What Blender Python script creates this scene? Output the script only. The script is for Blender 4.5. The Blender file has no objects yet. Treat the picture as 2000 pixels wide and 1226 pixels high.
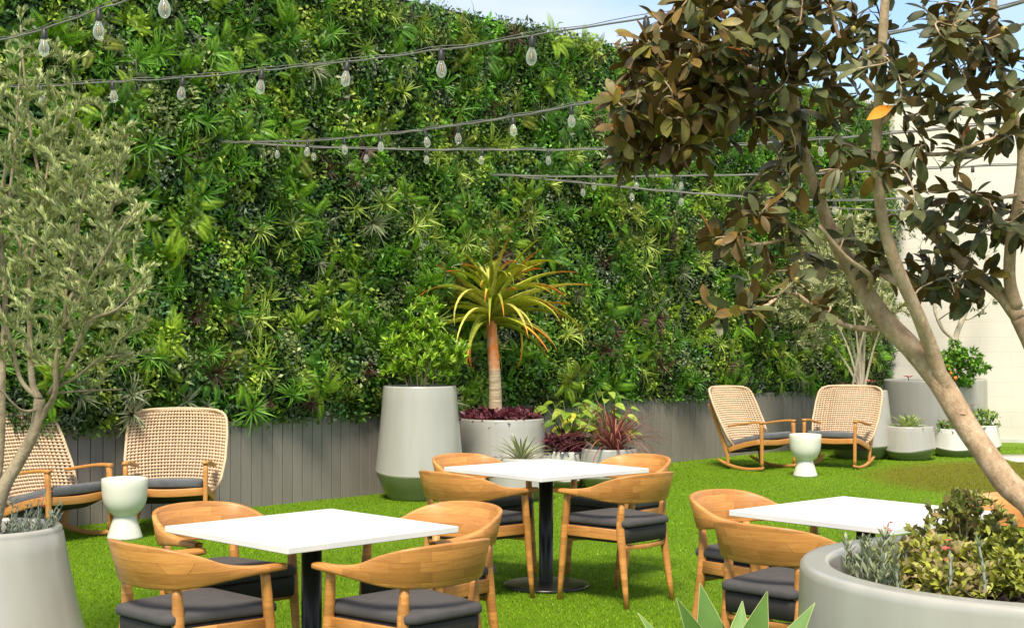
import bpy, math, random
import numpy as np
from mathutils import Vector, Matrix
random.seed(7); rng = np.random.default_rng(11)
C = bpy.context.scene.collection
R = math.radians

# ---------------------------------------------------------------- camera, sky, sun
F = 2850.0                                     # focal length in pixels of the 2000 px wide photograph
cam_d = bpy.data.cameras.new('camera'); cam = bpy.data.objects.new('camera', cam_d); C.objects.link(cam)
cam.location = (0, 0, 1.6); cam.rotation_euler = (R(90), 0, 0)
cam_d.lens = 36 * F / 2000; cam_d.shift_y = 37 / 2000; cam_d.clip_end = 500
bpy.context.scene.camera = cam
SUN_EL, SUN_AZ = 56.0, 188.0                   # azimuth clockwise from +Y: behind the camera, to the left
w = bpy.data.worlds.new('World'); bpy.context.scene.world = w; w.use_nodes = True
nt = w.node_tree; nt.nodes.clear()
wo = nt.nodes.new('ShaderNodeOutputWorld'); bg = nt.nodes.new('ShaderNodeBackground'); sk = nt.nodes.new('ShaderNodeTexSky')
sk.sky_type = 'NISHITA'; sk.sun_disc = False; sk.sun_elevation = R(SUN_EL); sk.sun_rotation = R(SUN_AZ)
sk.air_density = 1.0; sk.dust_density = .2; sk.ozone_density = 3.0
tc = nt.nodes.new('ShaderNodeTexCoord'); mp = nt.nodes.new('ShaderNodeMapping'); mp.inputs['Scale'].default_value = (1.2, 1.2, 3.2)
nz = nt.nodes.new('ShaderNodeTexNoise'); nz.inputs['Scale'].default_value = 2.6; nz.inputs['Detail'].default_value = 7; nz.inputs['Roughness'].default_value = .55
cr = nt.nodes.new('ShaderNodeValToRGB'); cr.color_ramp.elements[0].position = .50; cr.color_ramp.elements[1].position = .76
mx = nt.nodes.new('ShaderNodeMix'); mx.data_type = 'RGBA'; mx.inputs['B'].default_value = (5.2, 4.85, 4.4, 1)
mu = nt.nodes.new('ShaderNodeMath'); mu.operation = 'MULTIPLY_ADD'; mu.inputs[1].default_value = .60; mu.inputs[2].default_value = .03
L = nt.links.new
L(tc.outputs['Generated'], mp.inputs['Vector']); L(mp.outputs[0], nz.inputs['Vector']); 
sz = nt.nodes.new('ShaderNodeSeparateXYZ'); L(tc.outputs['Generated'], sz.inputs[0])
hi = nt.nodes.new('ShaderNodeMath'); hi.operation = 'MULTIPLY_ADD'; hi.use_clamp = True; hi.inputs[1].default_value = .42; L(sz.outputs[2], hi.inputs[0]); L(nz.outputs['Fac'], hi.inputs[2]); L(hi.outputs[0], cr.inputs[0])
L(cr.outputs[0], mu.inputs[0]); L(mu.outputs[0], mx.inputs['Factor']); L(sk.outputs[0], mx.inputs['A'])
L(mx.outputs['Result'], bg.inputs[0]); L(bg.outputs[0], wo.inputs[0]); bg.inputs[1].default_value = .125
sd = bpy.data.lights.new('sun', 'SUN'); sd.energy = 3.7; sd.angle = R(15); sd.color = (1, .90, .74)
so = bpy.data.objects.new('sun', sd); C.objects.link(so)
az, el = R(SUN_AZ), R(SUN_EL)
sdir = Vector((math.sin(az) * math.cos(el), math.cos(az) * math.cos(el), math.sin(el)))
so.rotation_euler = sdir.to_track_quat('Z', 'Y').to_euler(); so.location = sdir * 30
sc = bpy.context.scene
sc.view_settings.view_transform = 'Standard'; sc.view_settings.look = 'None'; sc.view_settings.exposure = .80
sc.cycles.max_bounces = 8; sc.cycles.transparent_max_bounces = 12; sc.cycles.use_denoising = True

def P(px, py, Y):                              # a photograph pixel at depth Y
    return np.array([(px - 1000) / F * Y, Y, 1.6 - (py - 650) / F * Y])
def G(px, py):                                 # a photograph pixel on the ground
    return P(px, py, 1.6 * F / (py - 650))

# ---------------------------------------------------------------- mesh helpers
class MB:
    def __init__(s): s.v = []; s.f = []; s.c = []; s.n = 0
    def add(s, v, f, c=None):
        v = np.asarray(v, float).reshape(-1, 3)
        if not isinstance(f, list) or (f and isinstance(f[0], (int, np.integer))): f = [f]
        for a in f:
            a = np.asarray(a, int)
            if a.size: s.f.append(a.reshape(len(a), -1) + s.n)
        if c is None: c = (1, 1, 1)
        c = np.asarray(c, float)
        s.c.append(np.broadcast_to(c, (len(v), 3)) if c.ndim == 1 else c)
        s.v.append(v); s.n += len(v); return s
    def build(s, name, mat, parent=None, smooth=True, loc=None):
        v = np.concatenate(s.v); me = bpy.data.meshes.new(name)
        if loc is not None: v = v - np.asarray(loc)
        loops = np.concatenate([a.ravel() for a in s.f])
        tot = np.concatenate([np.full(len(a), a.shape[1]) for a in s.f])
        st = np.concatenate([[0], np.cumsum(tot)[:-1]])
        me.vertices.add(len(v)); me.vertices.foreach_set('co', v.ravel().astype('f'))
        me.loops.add(len(loops)); me.loops.foreach_set('vertex_index', loops.astype('i'))
        me.polygons.add(len(tot)); me.polygons.foreach_set('loop_start', st.astype('i')); me.polygons.foreach_set('loop_total', tot.astype('i'))
        me.update(calc_edges=True); me.validate()
        me.polygons.foreach_set('use_smooth', np.full(len(me.polygons), smooth))
        col = np.concatenate(s.c)
        ca = me.color_attributes.new('tint', 'FLOAT_COLOR', 'POINT')
        ca.data.foreach_set('color', np.concatenate([col, np.ones((len(col), 1))], 1).ravel().astype('f'))
        me.materials.append(mat)
        o = bpy.data.objects.new(name, me); C.objects.link(o)
        if loc is not None: o.location = loc
        if parent: o.parent = parent
        return o

def tag(o, label=None, cat=None, group=None, kind=None):
    if label: o['label'] = label
    if cat: o['category'] = cat
    if group: o['group'] = group
    if kind: o['kind'] = kind
    return o
def empty(name, loc, rz=0, **k):
    o = bpy.data.objects.new(name, None); C.objects.link(o); o.location = loc; o.rotation_euler = (0, 0, rz)
    o.empty_display_size = .1
    return tag(o, **k)
KIDS = {}
def copy_tree(o, parent=None):
    c = o.copy(); C.objects.link(c); c.parent = parent
    for ch in [x for x in C.objects if x.parent == o]: copy_tree(ch, c)
    return c
def norm(a): a = np.asarray(a, float); return a / (np.linalg.norm(a, axis=-1, keepdims=True) + 1e-12)

def catmull(P_, n):
    P_ = np.asarray(P_, float); Q = np.vstack([2 * P_[0] - P_[1], P_, 2 * P_[-1] - P_[-2]]); out = []
    for i in range(1, len(Q) - 2):
        for t in np.arange(n) / n:
            a, b, c, d = Q[i - 1:i + 3]
            out.append(.5 * (2 * b + (c - a) * t + (2 * a - 5 * b + 4 * c - d) * t * t + (3 * b - a - 3 * c + d) * t ** 3))
    out.append(P_[-1]); return np.array(out)

def grid_faces(r, c, wrap=True):
    i, j = np.meshgrid(np.arange(r - 1), np.arange(c if wrap else c - 1), indexing='ij'); j2 = (j + 1) % c
    return np.stack([i * c + j, i * c + j2, (i + 1) * c + j2, (i + 1) * c + j], -1).reshape(-1, 4)
def tube(pts, rad, n=8, caps=True, wob=0.0):
    pts = np.asarray(pts, float); m = len(pts); rad = np.broadcast_to(rad, (m,))
    T = norm(np.gradient(pts, axis=0)); ref = np.array([0, 0, 1.]) if abs(T[:, 2]).mean() < .7 else np.array([1., 0, 0])
    A = norm(np.cross(T, ref)); B = np.cross(T, A); an = np.arange(n) / n * 2 * np.pi
    rr = rad[:, None] * (1 + (rng.normal(0, wob, (m, n)) if wob else 0))
    v = pts[:, None] + rr[..., None] * (np.cos(an)[None, :, None] * A[:, None] + np.sin(an)[None, :, None] * B[:, None])
    v = v.reshape(-1, 3); f = [grid_faces(m, n)]
    if caps:
        v = np.vstack([v, pts[0], pts[-1]]); k = m * n; j = np.arange(n); j2 = (j + 1) % n
        f.append(np.vstack([np.stack([j2, j, np.full(n, k)], 1), np.stack([(m - 1) * n + j, (m - 1) * n + j2, np.full(n, k + 1)], 1)]))
    return v, f
def sweep(pts, wd, ht, side, bev=.2):
    """bevelled rectangular bar along pts; side = width direction (constant or per point)"""
    pts = np.asarray(pts, float); m = len(pts); wd = np.broadcast_to(wd, (m,)); ht = np.broadcast_to(ht, (m,))
    T = norm(np.gradient(pts, axis=0)); S = np.broadcast_to(np.asarray(side, float), (m, 3)); U = norm(np.cross(S, T)); S = norm(np.cross(T, U))
    b = bev; sec = np.array([(-1, -1 + b), (-1 + b * .4, -1 + b * .4), (-1 + b, -1), (1 - b, -1), (1 - b * .4, -1 + b * .4), (1, -1 + b), (1, 1 - b), (1 - b * .4, 1 - b * .4), (1 - b, 1), (-1 + b, 1), (-1 + b * .4, 1 - b * .4), (-1, 1 - b)]) / 2
    mn = np.minimum(wd, ht)
    # keep the bevel about as large in both directions
    n = len(sec); sx = sec[:, 0][None] * wd[:, None]; sy = sec[:, 1][None] * ht[:, None]
    v = pts[:, None] + sx[..., None] * S[:, None] + sy[..., None] * U[:, None]
    f = [grid_faces(m, n), np.array([np.arange(n)[::-1], (m - 1) * n + np.arange(n)])]
    return v.reshape(-1, 3), f
def bar(p0, p1, w_, h_, side=(1, 0, 0), bev=.2): return sweep([p0, np.add(p0, p1) / 2, p1], w_, h_, side, bev)
def lathe(prof, n=48, fn=None, cx=0, cy=0):
    prof = np.asarray(prof, float); an = np.arange(n) / n * 2 * np.pi
    r = prof[:, 0][:, None] * np.ones(n); z = prof[:, 1][:, None] * np.ones(n)
    if fn is not None: r, z = fn(r, z, an[None])
    v = np.stack([cx + r * np.cos(an), cy + r * np.sin(an), z], -1).reshape(-1, 3)
    return v, grid_faces(len(prof), n)
def disc(cx, cy, z, r, n=48):
    an = np.arange(n) / n * 2 * np.pi
    v = np.vstack([np.stack([cx + r * np.cos(an), cy + r * np.sin(an), np.full(n, z)], 1), [[cx, cy, z]]]); j = np.arange(n)
    return v, np.stack([j, (j + 1) % n, np.full(n, n)], 1)
def box(lo, hi, bev=0.0):
    a, b = np.array(lo, float), np.array(hi, float); m = (a + b) / 2
    return sweep([(m[0], a[1], m[2]), (m[0], b[1], m[2])], b[0] - a[0], b[2] - a[2], (1, 0, 0), bev) if bev else (
        np.array([[x, y, z] for x in (a[0], b[0]) for y in (a[1], b[1]) for z in (a[2], b[2])]),
        np.array([[0, 1, 3, 2], [4, 6, 7, 5], [0, 4, 5, 1], [2, 3, 7, 6], [0, 2, 6, 4], [1, 5, 7, 3]]))
def inst(pv, pf, M, T, pc=None, col=None):
    """copies of a small prototype: M (N,3,3) columns are its axes, T (N,3); pc (n,3) prototype tint, col (N,3) instance tint"""
    N, n = len(T), len(pv)
    v = (np.einsum('nij,kj->nki', M, pv) + T[:, None]).reshape(-1, 3)
    fs = [(np.asarray(f)[None] + (np.arange(N) * n)[:, None, None]).reshape(-1, np.asarray(f).shape[1]) for f in (pf if isinstance(pf, list) else [pf])]
    c = np.ones((N, n, 3))
    if pc is not None: c = c * np.asarray(pc)[None]
    if col is not None: c = c * np.asarray(col)[:, None]
    return v, fs, c.reshape(-1, 3)
def frames(d, nrm=None, scale=1.0):
    """axes: x = d, z close to nrm"""
    d = norm(d); N = len(d)
    if nrm is None: nrm = rng.normal(size=(N, 3))
    y = norm(np.cross(np.broadcast_to(nrm, (N, 3)), d)); z = np.cross(d, y)
    return np.stack([d, y, z], -1) * np.reshape(scale, (-1, 1, 1))
def rand_dirs(N): return norm(rng.normal(size=(N, 3)))
def leaf(l=1.0, wd=.4, cup=.12, droop=.15, nseg=3, wpos=.5, ex=1.0):
    """pointed leaf along +x, folded on its midrib; u = position along for tips"""
    t = np.linspace(0, 1, nseg + 1); wv = np.clip(np.sin(np.pi * t ** (math.log(.5) / math.log(wpos))), 0, 1) ** ex * wd / 2
    wv[0] = wd * .04; wv[-1] = 0.001
    z = -droop * t ** 2; v = []
    for i in range(nseg + 1): v += [(t[i], -wv[i], z[i] + cup * wv[i]), (t[i], 0, z[i]), (t[i], wv[i], z[i] + cup * wv[i])]
    v = np.array(v) * l; f = grid_faces(nseg + 1, 3, False)[:, ::-1]; return v, f, np.repeat(t, 3)
def blade(l, wd, a0, a1, nseg=6, taper=.9, chan=.25, wbase=1.0, pk=0.0):
    """blade growing from the origin, pitch a0 (deg above horizontal) at base to a1 at the tip, toward +x"""
    t = np.linspace(0, 1, nseg + 1); a = np.radians(a0 + (a1 - a0) * t ** 1.2); ds = l / nseg
    x = np.concatenate([[0], np.cumsum(np.cos(a[:-1]) * ds)]); z = np.concatenate([[0], np.cumsum(np.sin(a[:-1]) * ds)])
    wv = wd / 2 * (1 - t) ** (1 - taper) if pk == 0 else wd / 2 * np.sin(np.pi * np.clip(.18 + .82 * t, 0, 1) ** pk)
    if wbase != 1: wv = wv * (wbase + (1 - wbase) * np.minimum(1, t * 3))
    wv = wv.copy(); wv[-1] = .0006; v = []
    for i in range(nseg + 1):
        up = np.array([-math.sin(a[i]), 0, math.cos(a[i])]); p = np.array([x[i], 0, z[i]])
        v += [p + up * wv[i] * chan * 2 + np.array([0, -wv[i], 0]), p, p + up * wv[i] * chan * 2 + np.array([0, wv[i], 0])]
    return np.array(v), grid_faces(nseg + 1, 3, False)[:, ::-1], np.repeat(t, 3)
def rotz(a):
    a = np.asarray(a, float); c, s = np.cos(a), np.sin(a); o = np.zeros_like(a); i = np.ones_like(a)
    return np.stack([np.stack([c, -s, o], -1), np.stack([s, c, o], -1), np.stack([o, o, i], -1)], -2)

# ---------------------------------------------------------------- materials
def mat_new(name):
    m = bpy.data.materials.new(name); m.use_nodes = True; n = m.node_tree
    return m, n, n.nodes['Principled BSDF'], n.nodes['Material Output']
def node(n, t, **k):
    x = n.nodes.new(t)
    for a, b in k.items():
        if a in x.inputs.keys(): x.inputs[a].default_value = b
        else: setattr(x, a, b)
    return x
def coords(n, scale=(1, 1, 1), kind='Object', rnd=False):
    t = node(n, 'ShaderNodeTexCoord'); m = node(n, 'ShaderNodeMapping'); m.inputs['Scale'].default_value = scale
    if rnd:
        oi = node(n, 'ShaderNodeObjectInfo'); va = node(n, 'ShaderNodeVectorMath', operation='ADD'); ml = node(n, 'ShaderNodeMath', operation='MULTIPLY'); ml.inputs[1].default_value = 37.0
        n.links.new(oi.outputs['Random'], ml.inputs[0]); n.links.new(t.outputs[kind], va.inputs[0]); n.links.new(ml.outputs[0], va.inputs[1]); n.links.new(va.outputs[0], m.inputs[0])
    else: n.links.new(t.outputs[kind], m.inputs['Vector'])
    return m.outputs[0]
def noise(n, vec, scale, detail=4, rough=.55):
    x = node(n, 'ShaderNodeTexNoise', Scale=scale, Detail=detail, Roughness=rough); n.links.new(vec, x.inputs['Vector']); return x.outputs['Fac']
def ramp(n, fac, stops):
    x = node(n, 'ShaderNodeValToRGB'); e = x.color_ramp.elements
    while len(e) < len(stops): e.new(.5)
    for i, (p, c) in enumerate(stops): e[i].position = p; e[i].color = (*c, 1) if len(c) == 3 else c
    n.links.new(fac, x.inputs[0]); return x.outputs[0]
def bump(n, h, bsdf, strength=.3, dist=.01):
    b = node(n, 'ShaderNodeBump', Strength=strength, Distance=dist); n.links.new(h, b.inputs['Height']); n.links.new(b.outputs[0], bsdf.inputs['Normal']); return b
def mixc(n, a, b, fac, mode='MIX'):
    x = node(n, 'ShaderNodeMix', data_type='RGBA', blend_type=mode)
    for s, k in ((a, 'A'), (b, 'B')):
        if isinstance(s, tuple): x.inputs[k].default_value = (*s, 1)
        else: n.links.new(s, x.inputs[k])
    if isinstance(fac, (int, float)): x.inputs['Factor'].default_value = fac
    else: n.links.new(fac, x.inputs['Factor'])
    return x.outputs['Result']
def simple(name, col, rough=.5, var=.12, vscale=8, metal=0, bumps=0.0, bscale=60, spec=.5, coat=0, rnd=True):
    m, n, b, o = mat_new(name); c = coords(n, rnd=rnd); f = noise(n, c, vscale)
    dark = tuple(x * (1 - var) for x in col); lite = tuple(min(1, x * (1 + var)) for x in col)
    n.links.new(ramp(n, f, [(.3, dark), (.7, lite)]), b.inputs['Base Color'])
    b.inputs['Roughness'].default_value = rough; b.inputs['Metallic'].default_value = metal; b.inputs['Specular IOR Level'].default_value = spec
    b.inputs['Coat Weight'].default_value = coat; b.inputs['Coat Roughness'].default_value = .15
    if bumps: bump(n, noise(n, c, bscale, 3), b, bumps, .004)
    return m
def leafmat(name, rough=.45, trans=.25, back=None, var=.25, vein=False, spec=.4, backmix=.85):
    """colour comes from the mesh tint, some light passes through"""
    m, n, b, o = mat_new(name); a = node(n, 'ShaderNodeAttribute', attribute_name='tint')
    f = noise(n, coords(n, kind='Object'), 30, 2); col = a.outputs['Color']
    hv = node(n, 'ShaderNodeHueSaturation'); mr = node(n, 'ShaderNodeMapRange'); mr.inputs[1].default_value = .3; mr.inputs[2].default_value = .7; mr.inputs[3].default_value = 1 - var; mr.inputs[4].default_value = 1 + var
    n.links.new(f, mr.inputs[0]); n.links.new(mr.outputs[0], hv.inputs['Value']); n.links.new(col, hv.inputs['Color']); col = hv.outputs[0]
    if back is not None:
        g = node(n, 'ShaderNodeNewGeometry'); ml = node(n, 'ShaderNodeMath', operation='MULTIPLY'); ml.inputs[1].default_value = backmix; n.links.new(g.outputs['Backfacing'], ml.inputs[0])
        col = mixc(n, col, back, ml.outputs[0])
    n.links.new(col, b.inputs['Base Color']); b.inputs['Roughness'].default_value = rough; b.inputs['Specular IOR Level'].default_value = spec
    if trans:
        t = node(n, 'ShaderNodeBsdfTranslucent'); s = node(n, 'ShaderNodeMixShader'); s.inputs[0].default_value = trans
        n.links.new(col, t.inputs['Color']); n.links.new(b.outputs[0], s.inputs[1]); n.links.new(t.outputs[0], s.inputs[2]); n.links.new(s.outputs[0], o.inputs['Surface'])
    return m
def wood(name, base, dark, blocks=True):
    m, n, b, o = mat_new(name); c = coords(n, (1, 1, 1), rnd=True)
    g = coords(n, (6, 6, 60), rnd=True); gr = noise(n, g, 2.2, 6, .6)
    col = ramp(n, gr, [(.25, dark), (.5, tuple((x + y) / 2 * 1.02 for x, y in zip(base, dark))), (.75, base)])
    if blocks:                                # finger-jointed staves of slightly different tone
        t = node(n, 'ShaderNodeTexCoord'); sx = node(n, 'ShaderNodeSeparateXYZ'); n.links.new(t.outputs['Object'], sx.inputs[0])
        cm = node(n, 'ShaderNodeCombineXYZ'); ad = node(n, 'ShaderNodeMath', operation='SUBTRACT'); n.links.new(sx.outputs[0], ad.inputs[0]); n.links.new(sx.outputs[1], ad.inputs[1])
        n.links.new(ad.outputs[0], cm.inputs[0]); n.links.new(sx.outputs[2], cm.inputs[1])
        br = node(n, 'ShaderNodeTexBrick', Scale=1.0); br.inputs['Brick Width'].default_value = .17; br.inputs['Row Height'].default_value = .042; br.inputs['Mortar Size'].default_value = .0006
        br.inputs['Color1'].default_value = (.72, .66, .58, 1); br.inputs['Color2'].default_value = (1.18, 1.12, 1.05, 1); br.inputs['Mortar'].default_value = (.55, .45, .35, 1); br.offset = .37
        n.links.new(cm.outputs[0], br.inputs['Vector']); col = mixc(n, col, br.outputs['Color'], 1.0, 'MULTIPLY')
    n.links.new(col, b.inputs['Base Color']); b.inputs['Roughness'].default_value = .42; bump(n, gr, b, .12, .002)
    return m

M = {}
M['oak'] = wood('chair_wood', (.63, .31, .092), (.42, .185, .048))
M['teak'] = wood('teak', (.60, .28, .08), (.40, .17, .04), False)
M['cushion'] = simple('cushion_fabric', (.062, .058, .06), .85, .12, 20, bumps=.35, bscale=500)
M['cushion_base'] = simple('seat_sling', (.028, .024, .024), .7, .1, 20)
M['greycush'] = simple('grey_cushion', (.12, .125, .135), .9, .15, 14, bumps=.35, bscale=400)
M['table'] = simple('white_laminate', (.70, .705, .69), .38, .035, 3.5)
M['black'] = simple('black_metal', (.012, .011, .011), .32, .1, 5)
M['cable'] = simple('cable_rubber', (.16, .16, .145), .6)
M['socket'] = simple('socket_rubber', (.022, .02, .018), .5)
M['cord'] = simple('woven_cord', (.60, .44, .29), .75, .16, 40, bumps=.5, bscale=300)
M['ceramic'] = simple('ceramic', (.66, .665, .58), .3, .05, 3, bumps=.04, bscale=9)
M['soil'] = simple('soil', (.035, .024, .016), .95, .5, 30, bumps=1, bscale=50)
M['pebble'] = simple('pebble', (.5, .48, .44), .7, .3, 3)
M['concrete'] = simple('path_concrete', (.5, .48, .43), .85, .1, 6, bumps=.3)
M['leaf'] = leafmat('leaf'); M['leafmatte'] = leafmat('leaf_matte', rough=.6, trans=.3)
M['ficus'] = leafmat('ficus_leaf', rough=.48, trans=.10, back=(.11, .060, .015), var=.3, spec=.32)
M['blade'] = leafmat('grass_blade', rough=.8, trans=.3, spec=.1); M['petal'] = leafmat('petal', rough=.6, trans=.2, var=.1)
M['fig'] = simple('fig_skin', (.30, .24, .05), .45, .3, 3)
M['fruit'] = simple('orange_fruit', (.75, .22, .015), .45)

def painted(name, col, streak=.07):
    m, n, b, o = mat_new(name); c = coords(n, (5, 5, .5), rnd=True); f = noise(n, c, 1.6, 5, .6)
    n.links.new(ramp(n, f, [(.3, tuple(x * (1 - streak) for x in col)), (.7, tuple(x * (1 + streak) for x in col))]), b.inputs['Base Color'])
    b.inputs['Roughness'].default_value = .30; b.inputs['Coat Weight'].default_value = .35; b.inputs['Coat Roughness'].default_value = .12
    bump(n, noise(n, coords(n, (2, 2, 1.0), rnd=True), 2.0, 2), b, .25, .012); return m
M['planter'] = painted('planter_paint', (.365, .358, .322)); M['planter_green'] = painted('planter_base_paint', (.125, .155, .065))
M['planter_dark'] = painted('planter_grey_paint', (.27, .265, .245)); M['planter_white'] = painted('planter_white_paint', (.56, .56, .51))

def bark(name, c0, c1, c2, sc=1.0, b_=.9):
    m, n, b, o = mat_new(name); c = coords(n, (sc, sc, sc * .6)); f = noise(n, c, 24, 9, .72); g = noise(n, c, 3.5, 3)
    col = ramp(n, f, [(.28, c0), (.52, c1), (.75, c2)]); col = mixc(n, col, c2, ramp(n, g, [(.55, (0, 0, 0)), (.72, (.7, .7, .7))]))
    v = node(n, 'ShaderNodeTexVoronoi', Scale=26 * sc); n.links.new(c, v.inputs['Vector'])
    col = mixc(n, col, c2, ramp(n, v.outputs['Distance'], [(.10, (.75, .75, .75)), (.2, (0, 0, 0))]))
    n.links.new(col, b.inputs['Base Color']); b.inputs['Roughness'].default_value = .8; bump(n, f, b, b_, .012); return m
M['bark_ficus'] = bark('ficus_bark', (.20, .125, .07), (.50, .34, .21), (.68, .54, .38))
M['bark_olive'] = bark('olive_bark', (.14, .11, .07), (.32, .25, .16), (.46, .38, .26), 1.5)
M['bark_pale'] = bark('pale_bark', (.3, .25, .18), (.52, .45, .33), (.62, .55, .42), 1.5)
M['stem_green'] = simple('green_stem', (.12, .17, .04), .6)

def turf_mat():
    m, n, b, o = mat_new('turf'); c = coords(n, kind='Object')
    f = noise(n, c, 230, 3, .7); g = noise(n, c, 1.1, 4, .6); h = noise(n, coords(n, (2.4, 14, 1)), 3, 4, .6)
    col = ramp(n, f, [(.30, (.075, .15, .003)), (.52, (.15, .29, .004)), (.74, (.26, .41, .012))])
    col = mixc(n, col, (.22, .33, .012), ramp(n, g, [(.42, (0, 0, 0)), (.75, (.45, .45, .45))]))
    col = mixc(n, col, (.30, .42, .06), ramp(n, h, [(.58, (0, 0, 0)), (.8, (.35, .35, .35))]))
    # worn, browner round patch of turf
    sv = node(n, 'ShaderNodeVectorMath', operation='DISTANCE'); sv.inputs[1].default_value = (6.35, 15.9, 0); n.links.new(c, sv.inputs[0])
    ad = node(n, 'ShaderNodeMath', operation='MULTIPLY_ADD'); ad.inputs[1].default_value = .35; n.links.new(noise(n, c, 1.5, 2), ad.inputs[0]); n.links.new(sv.outputs['Value'], ad.inputs[2])
    k = ramp(n, ad.outputs[0], [(.0, (.85,) * 3), (1, (0,) * 3)]); mr = node(n, 'ShaderNodeMapRange'); mr.inputs[1].default_value = 2.25; mr.inputs[2].default_value = 2.75; mr.inputs[3].default_value = .78; mr.inputs[4].default_value = 0
    n.links.new(ad.outputs[0], mr.inputs[0]); col = mixc(n, col, (.17, .14, .008), mr.outputs[0])
    n.links.new(col, b.inputs['Base Color']); b.inputs['Roughness'].default_value = .75; b.inputs['Specular IOR Level'].default_value = .25
    bump(n, f, b, .9, .02); return m
M['turf'] = turf_mat()
def fence_mat():
    m, n, b, o = mat_new('composite_board'); a = node(n, 'ShaderNodeAttribute', attribute_name='tint'); f = noise(n, coords(n, (25, 25, 1.6)), 3, 6, .65)
    col = mixc(n, a.outputs['Color'], ramp(n, f, [(.3, (.88, .88, .88)), (.7, (1.07, 1.07, 1.07))]), 1.0, 'MULTIPLY'); n.links.new(col, b.inputs['Base Color'])
    b.inputs['Roughness'].default_value = .6; bump(n, f, b, .2, .004); return m
M['fence'] = fence_mat()
def block_mat():
    m, n, b, o = mat_new('painted_block'); br = node(n, 'ShaderNodeTexBrick', Scale=1.0); br.inputs['Brick Width'].default_value = .88; br.inputs['Row Height'].default_value = .22; br.inputs['Mortar Size'].default_value = .005; br.inputs['Mortar Smooth'].default_value = .6
    br.inputs['Color1'].default_value = (.66, .62, .55, 1); br.inputs['Color2'].default_value = (.68, .64, .57, 1); br.inputs['Mortar'].default_value = (.59, .55, .48, 1)
    t = node(n, 'ShaderNodeTexCoord'); sx = node(n, 'ShaderNodeSeparateXYZ'); cm = node(n, 'ShaderNodeCombineXYZ'); n.links.new(t.outputs['Object'], sx.inputs[0]); n.links.new(sx.outputs[0], cm.inputs[0]); n.links.new(sx.outputs[2], cm.inputs[1]); n.links.new(cm.outputs[0], br.inputs['Vector'])
    f = noise(n, coords(n, (1, 1, .5)), 1.3, 5); col = mixc(n, br.outputs['Color'], ramp(n, f, [(.3, (.90, .89, .87)), (.7, (1.04, 1.04, 1.04))]), 1.0, 'MULTIPLY')
    n.links.new(col, b.inputs['Base Color']); b.inputs['Roughness'].default_value = .8
    iv = node(n, 'ShaderNodeMath', operation='SUBTRACT'); iv.inputs[0].default_value = 1; n.links.new(br.outputs['Fac'], iv.inputs[1]); bump(n, iv.outputs[0], b, .3, .004); return m
M['block'] = block_mat()
def bulb_mat():
    m, n, b, o = mat_new('clear_bulb_glass'); t = node(n, 'ShaderNodeBsdfTransparent'); t.inputs[0].default_value = (.96, .98, .97, 1); lw = node(n, 'ShaderNodeLayerWeight', Blend=.35)
    ad = node(n, 'ShaderNodeMath', operation='MULTIPLY_ADD'); ad.inputs[1].default_value = .6; ad.inputs[2].default_value = .12; n.links.new(lw.outputs['Facing'], ad.inputs[0])
    b.inputs['Base Color'].default_value = (.75, .78, .75, 1); b.inputs['Roughness'].default_value = .05; b.inputs['Specular IOR Level'].default_value = .9
    s = node(n, 'ShaderNodeMixShader'); n.links.new(ad.outputs[0], s.inputs[0]); n.links.new(t.outputs[0], s.inputs[1]); n.links.new(b.outputs[0], s.inputs[2]); n.links.new(s.outputs[0], o.inputs['Surface']); return m
M['bulb'] = bulb_mat(); M['filament'] = simple('filament', (.75, .38, .06), .4)
def trunk_aloe():
    m, n, b, o = mat_new('aloe_bark'); t = node(n, 'ShaderNodeTexCoord'); sx = node(n, 'ShaderNodeSeparateXYZ'); n.links.new(t.outputs['Object'], sx.inputs[0])
    f = noise(n, coords(n, (3, 3, 30)), 1.5, 4, .6); g = noise(n, coords(n), 9, 4)
    pale = ramp(n, f, [(.35, (.30, .21, .13)), (.6, (.58, .46, .31))]); org = ramp(n, g, [(.40, (.72, .19, .03)), (.60, (.62, .33, .18)), (.72, (.66, .52, .36))])
    ad = node(n, 'ShaderNodeMath', operation='MULTIPLY_ADD'); ad.inputs[1].default_value = .12; n.links.new(g, ad.inputs[0]); n.links.new(sx.outputs[2], ad.inputs[2])
    mr = node(n, 'ShaderNodeMapRange'); mr.inputs[1].default_value = .62; mr.inputs[2].default_value = .69; n.links.new(ad.outputs[0], mr.inputs[0])
    n.links.new(mixc(n, pale, org, mr.outputs[0]), b.inputs['Base Color']); b.inputs['Roughness'].default_value = .8; bump(n, f, b, .6, .01); return m
M['bark_aloe'] = trunk_aloe()

M['greystem'] = simple('grey_stem', (.25, .28, .22), .7)
def agave_mat():
    m, n, b, o = mat_new('agave_leaf'); at = node(n, 'ShaderNodeAttribute', attribute_name='tint'); f = noise(n, coords(n, (8, 8, 8)), 2, 4)
    n.links.new(mixc(n, at.outputs['Color'], ramp(n, f, [(.3, (.85, .88, .9)), (.7, (1.15, 1.12, 1.1))]), 1.0, 'MULTIPLY'), b.inputs['Base Color']); b.inputs['Roughness'].default_value = .55; b.inputs['Specular IOR Level'].default_value = .3; return m
M['agave_leaf'] = agave_mat()
# ---------------------------------------------------------------- ground, fence, walls
g = MB(); g.add([(-60, -20, 0), (60, -20, 0), (60, 120, 0), (-60, 120, 0)], np.array([[0, 1, 2, 3]])); tag(g.build('ground', M['turf']), kind='structure', label='bright green artificial turf lawn')
g = MB(); g.add(*box((6.25, 18.1, -.05), (12, 19.1, .012), .02)); tag(g.build('path', M['concrete']), kind='structure', label='pale concrete path at the right edge of the turf')
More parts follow.
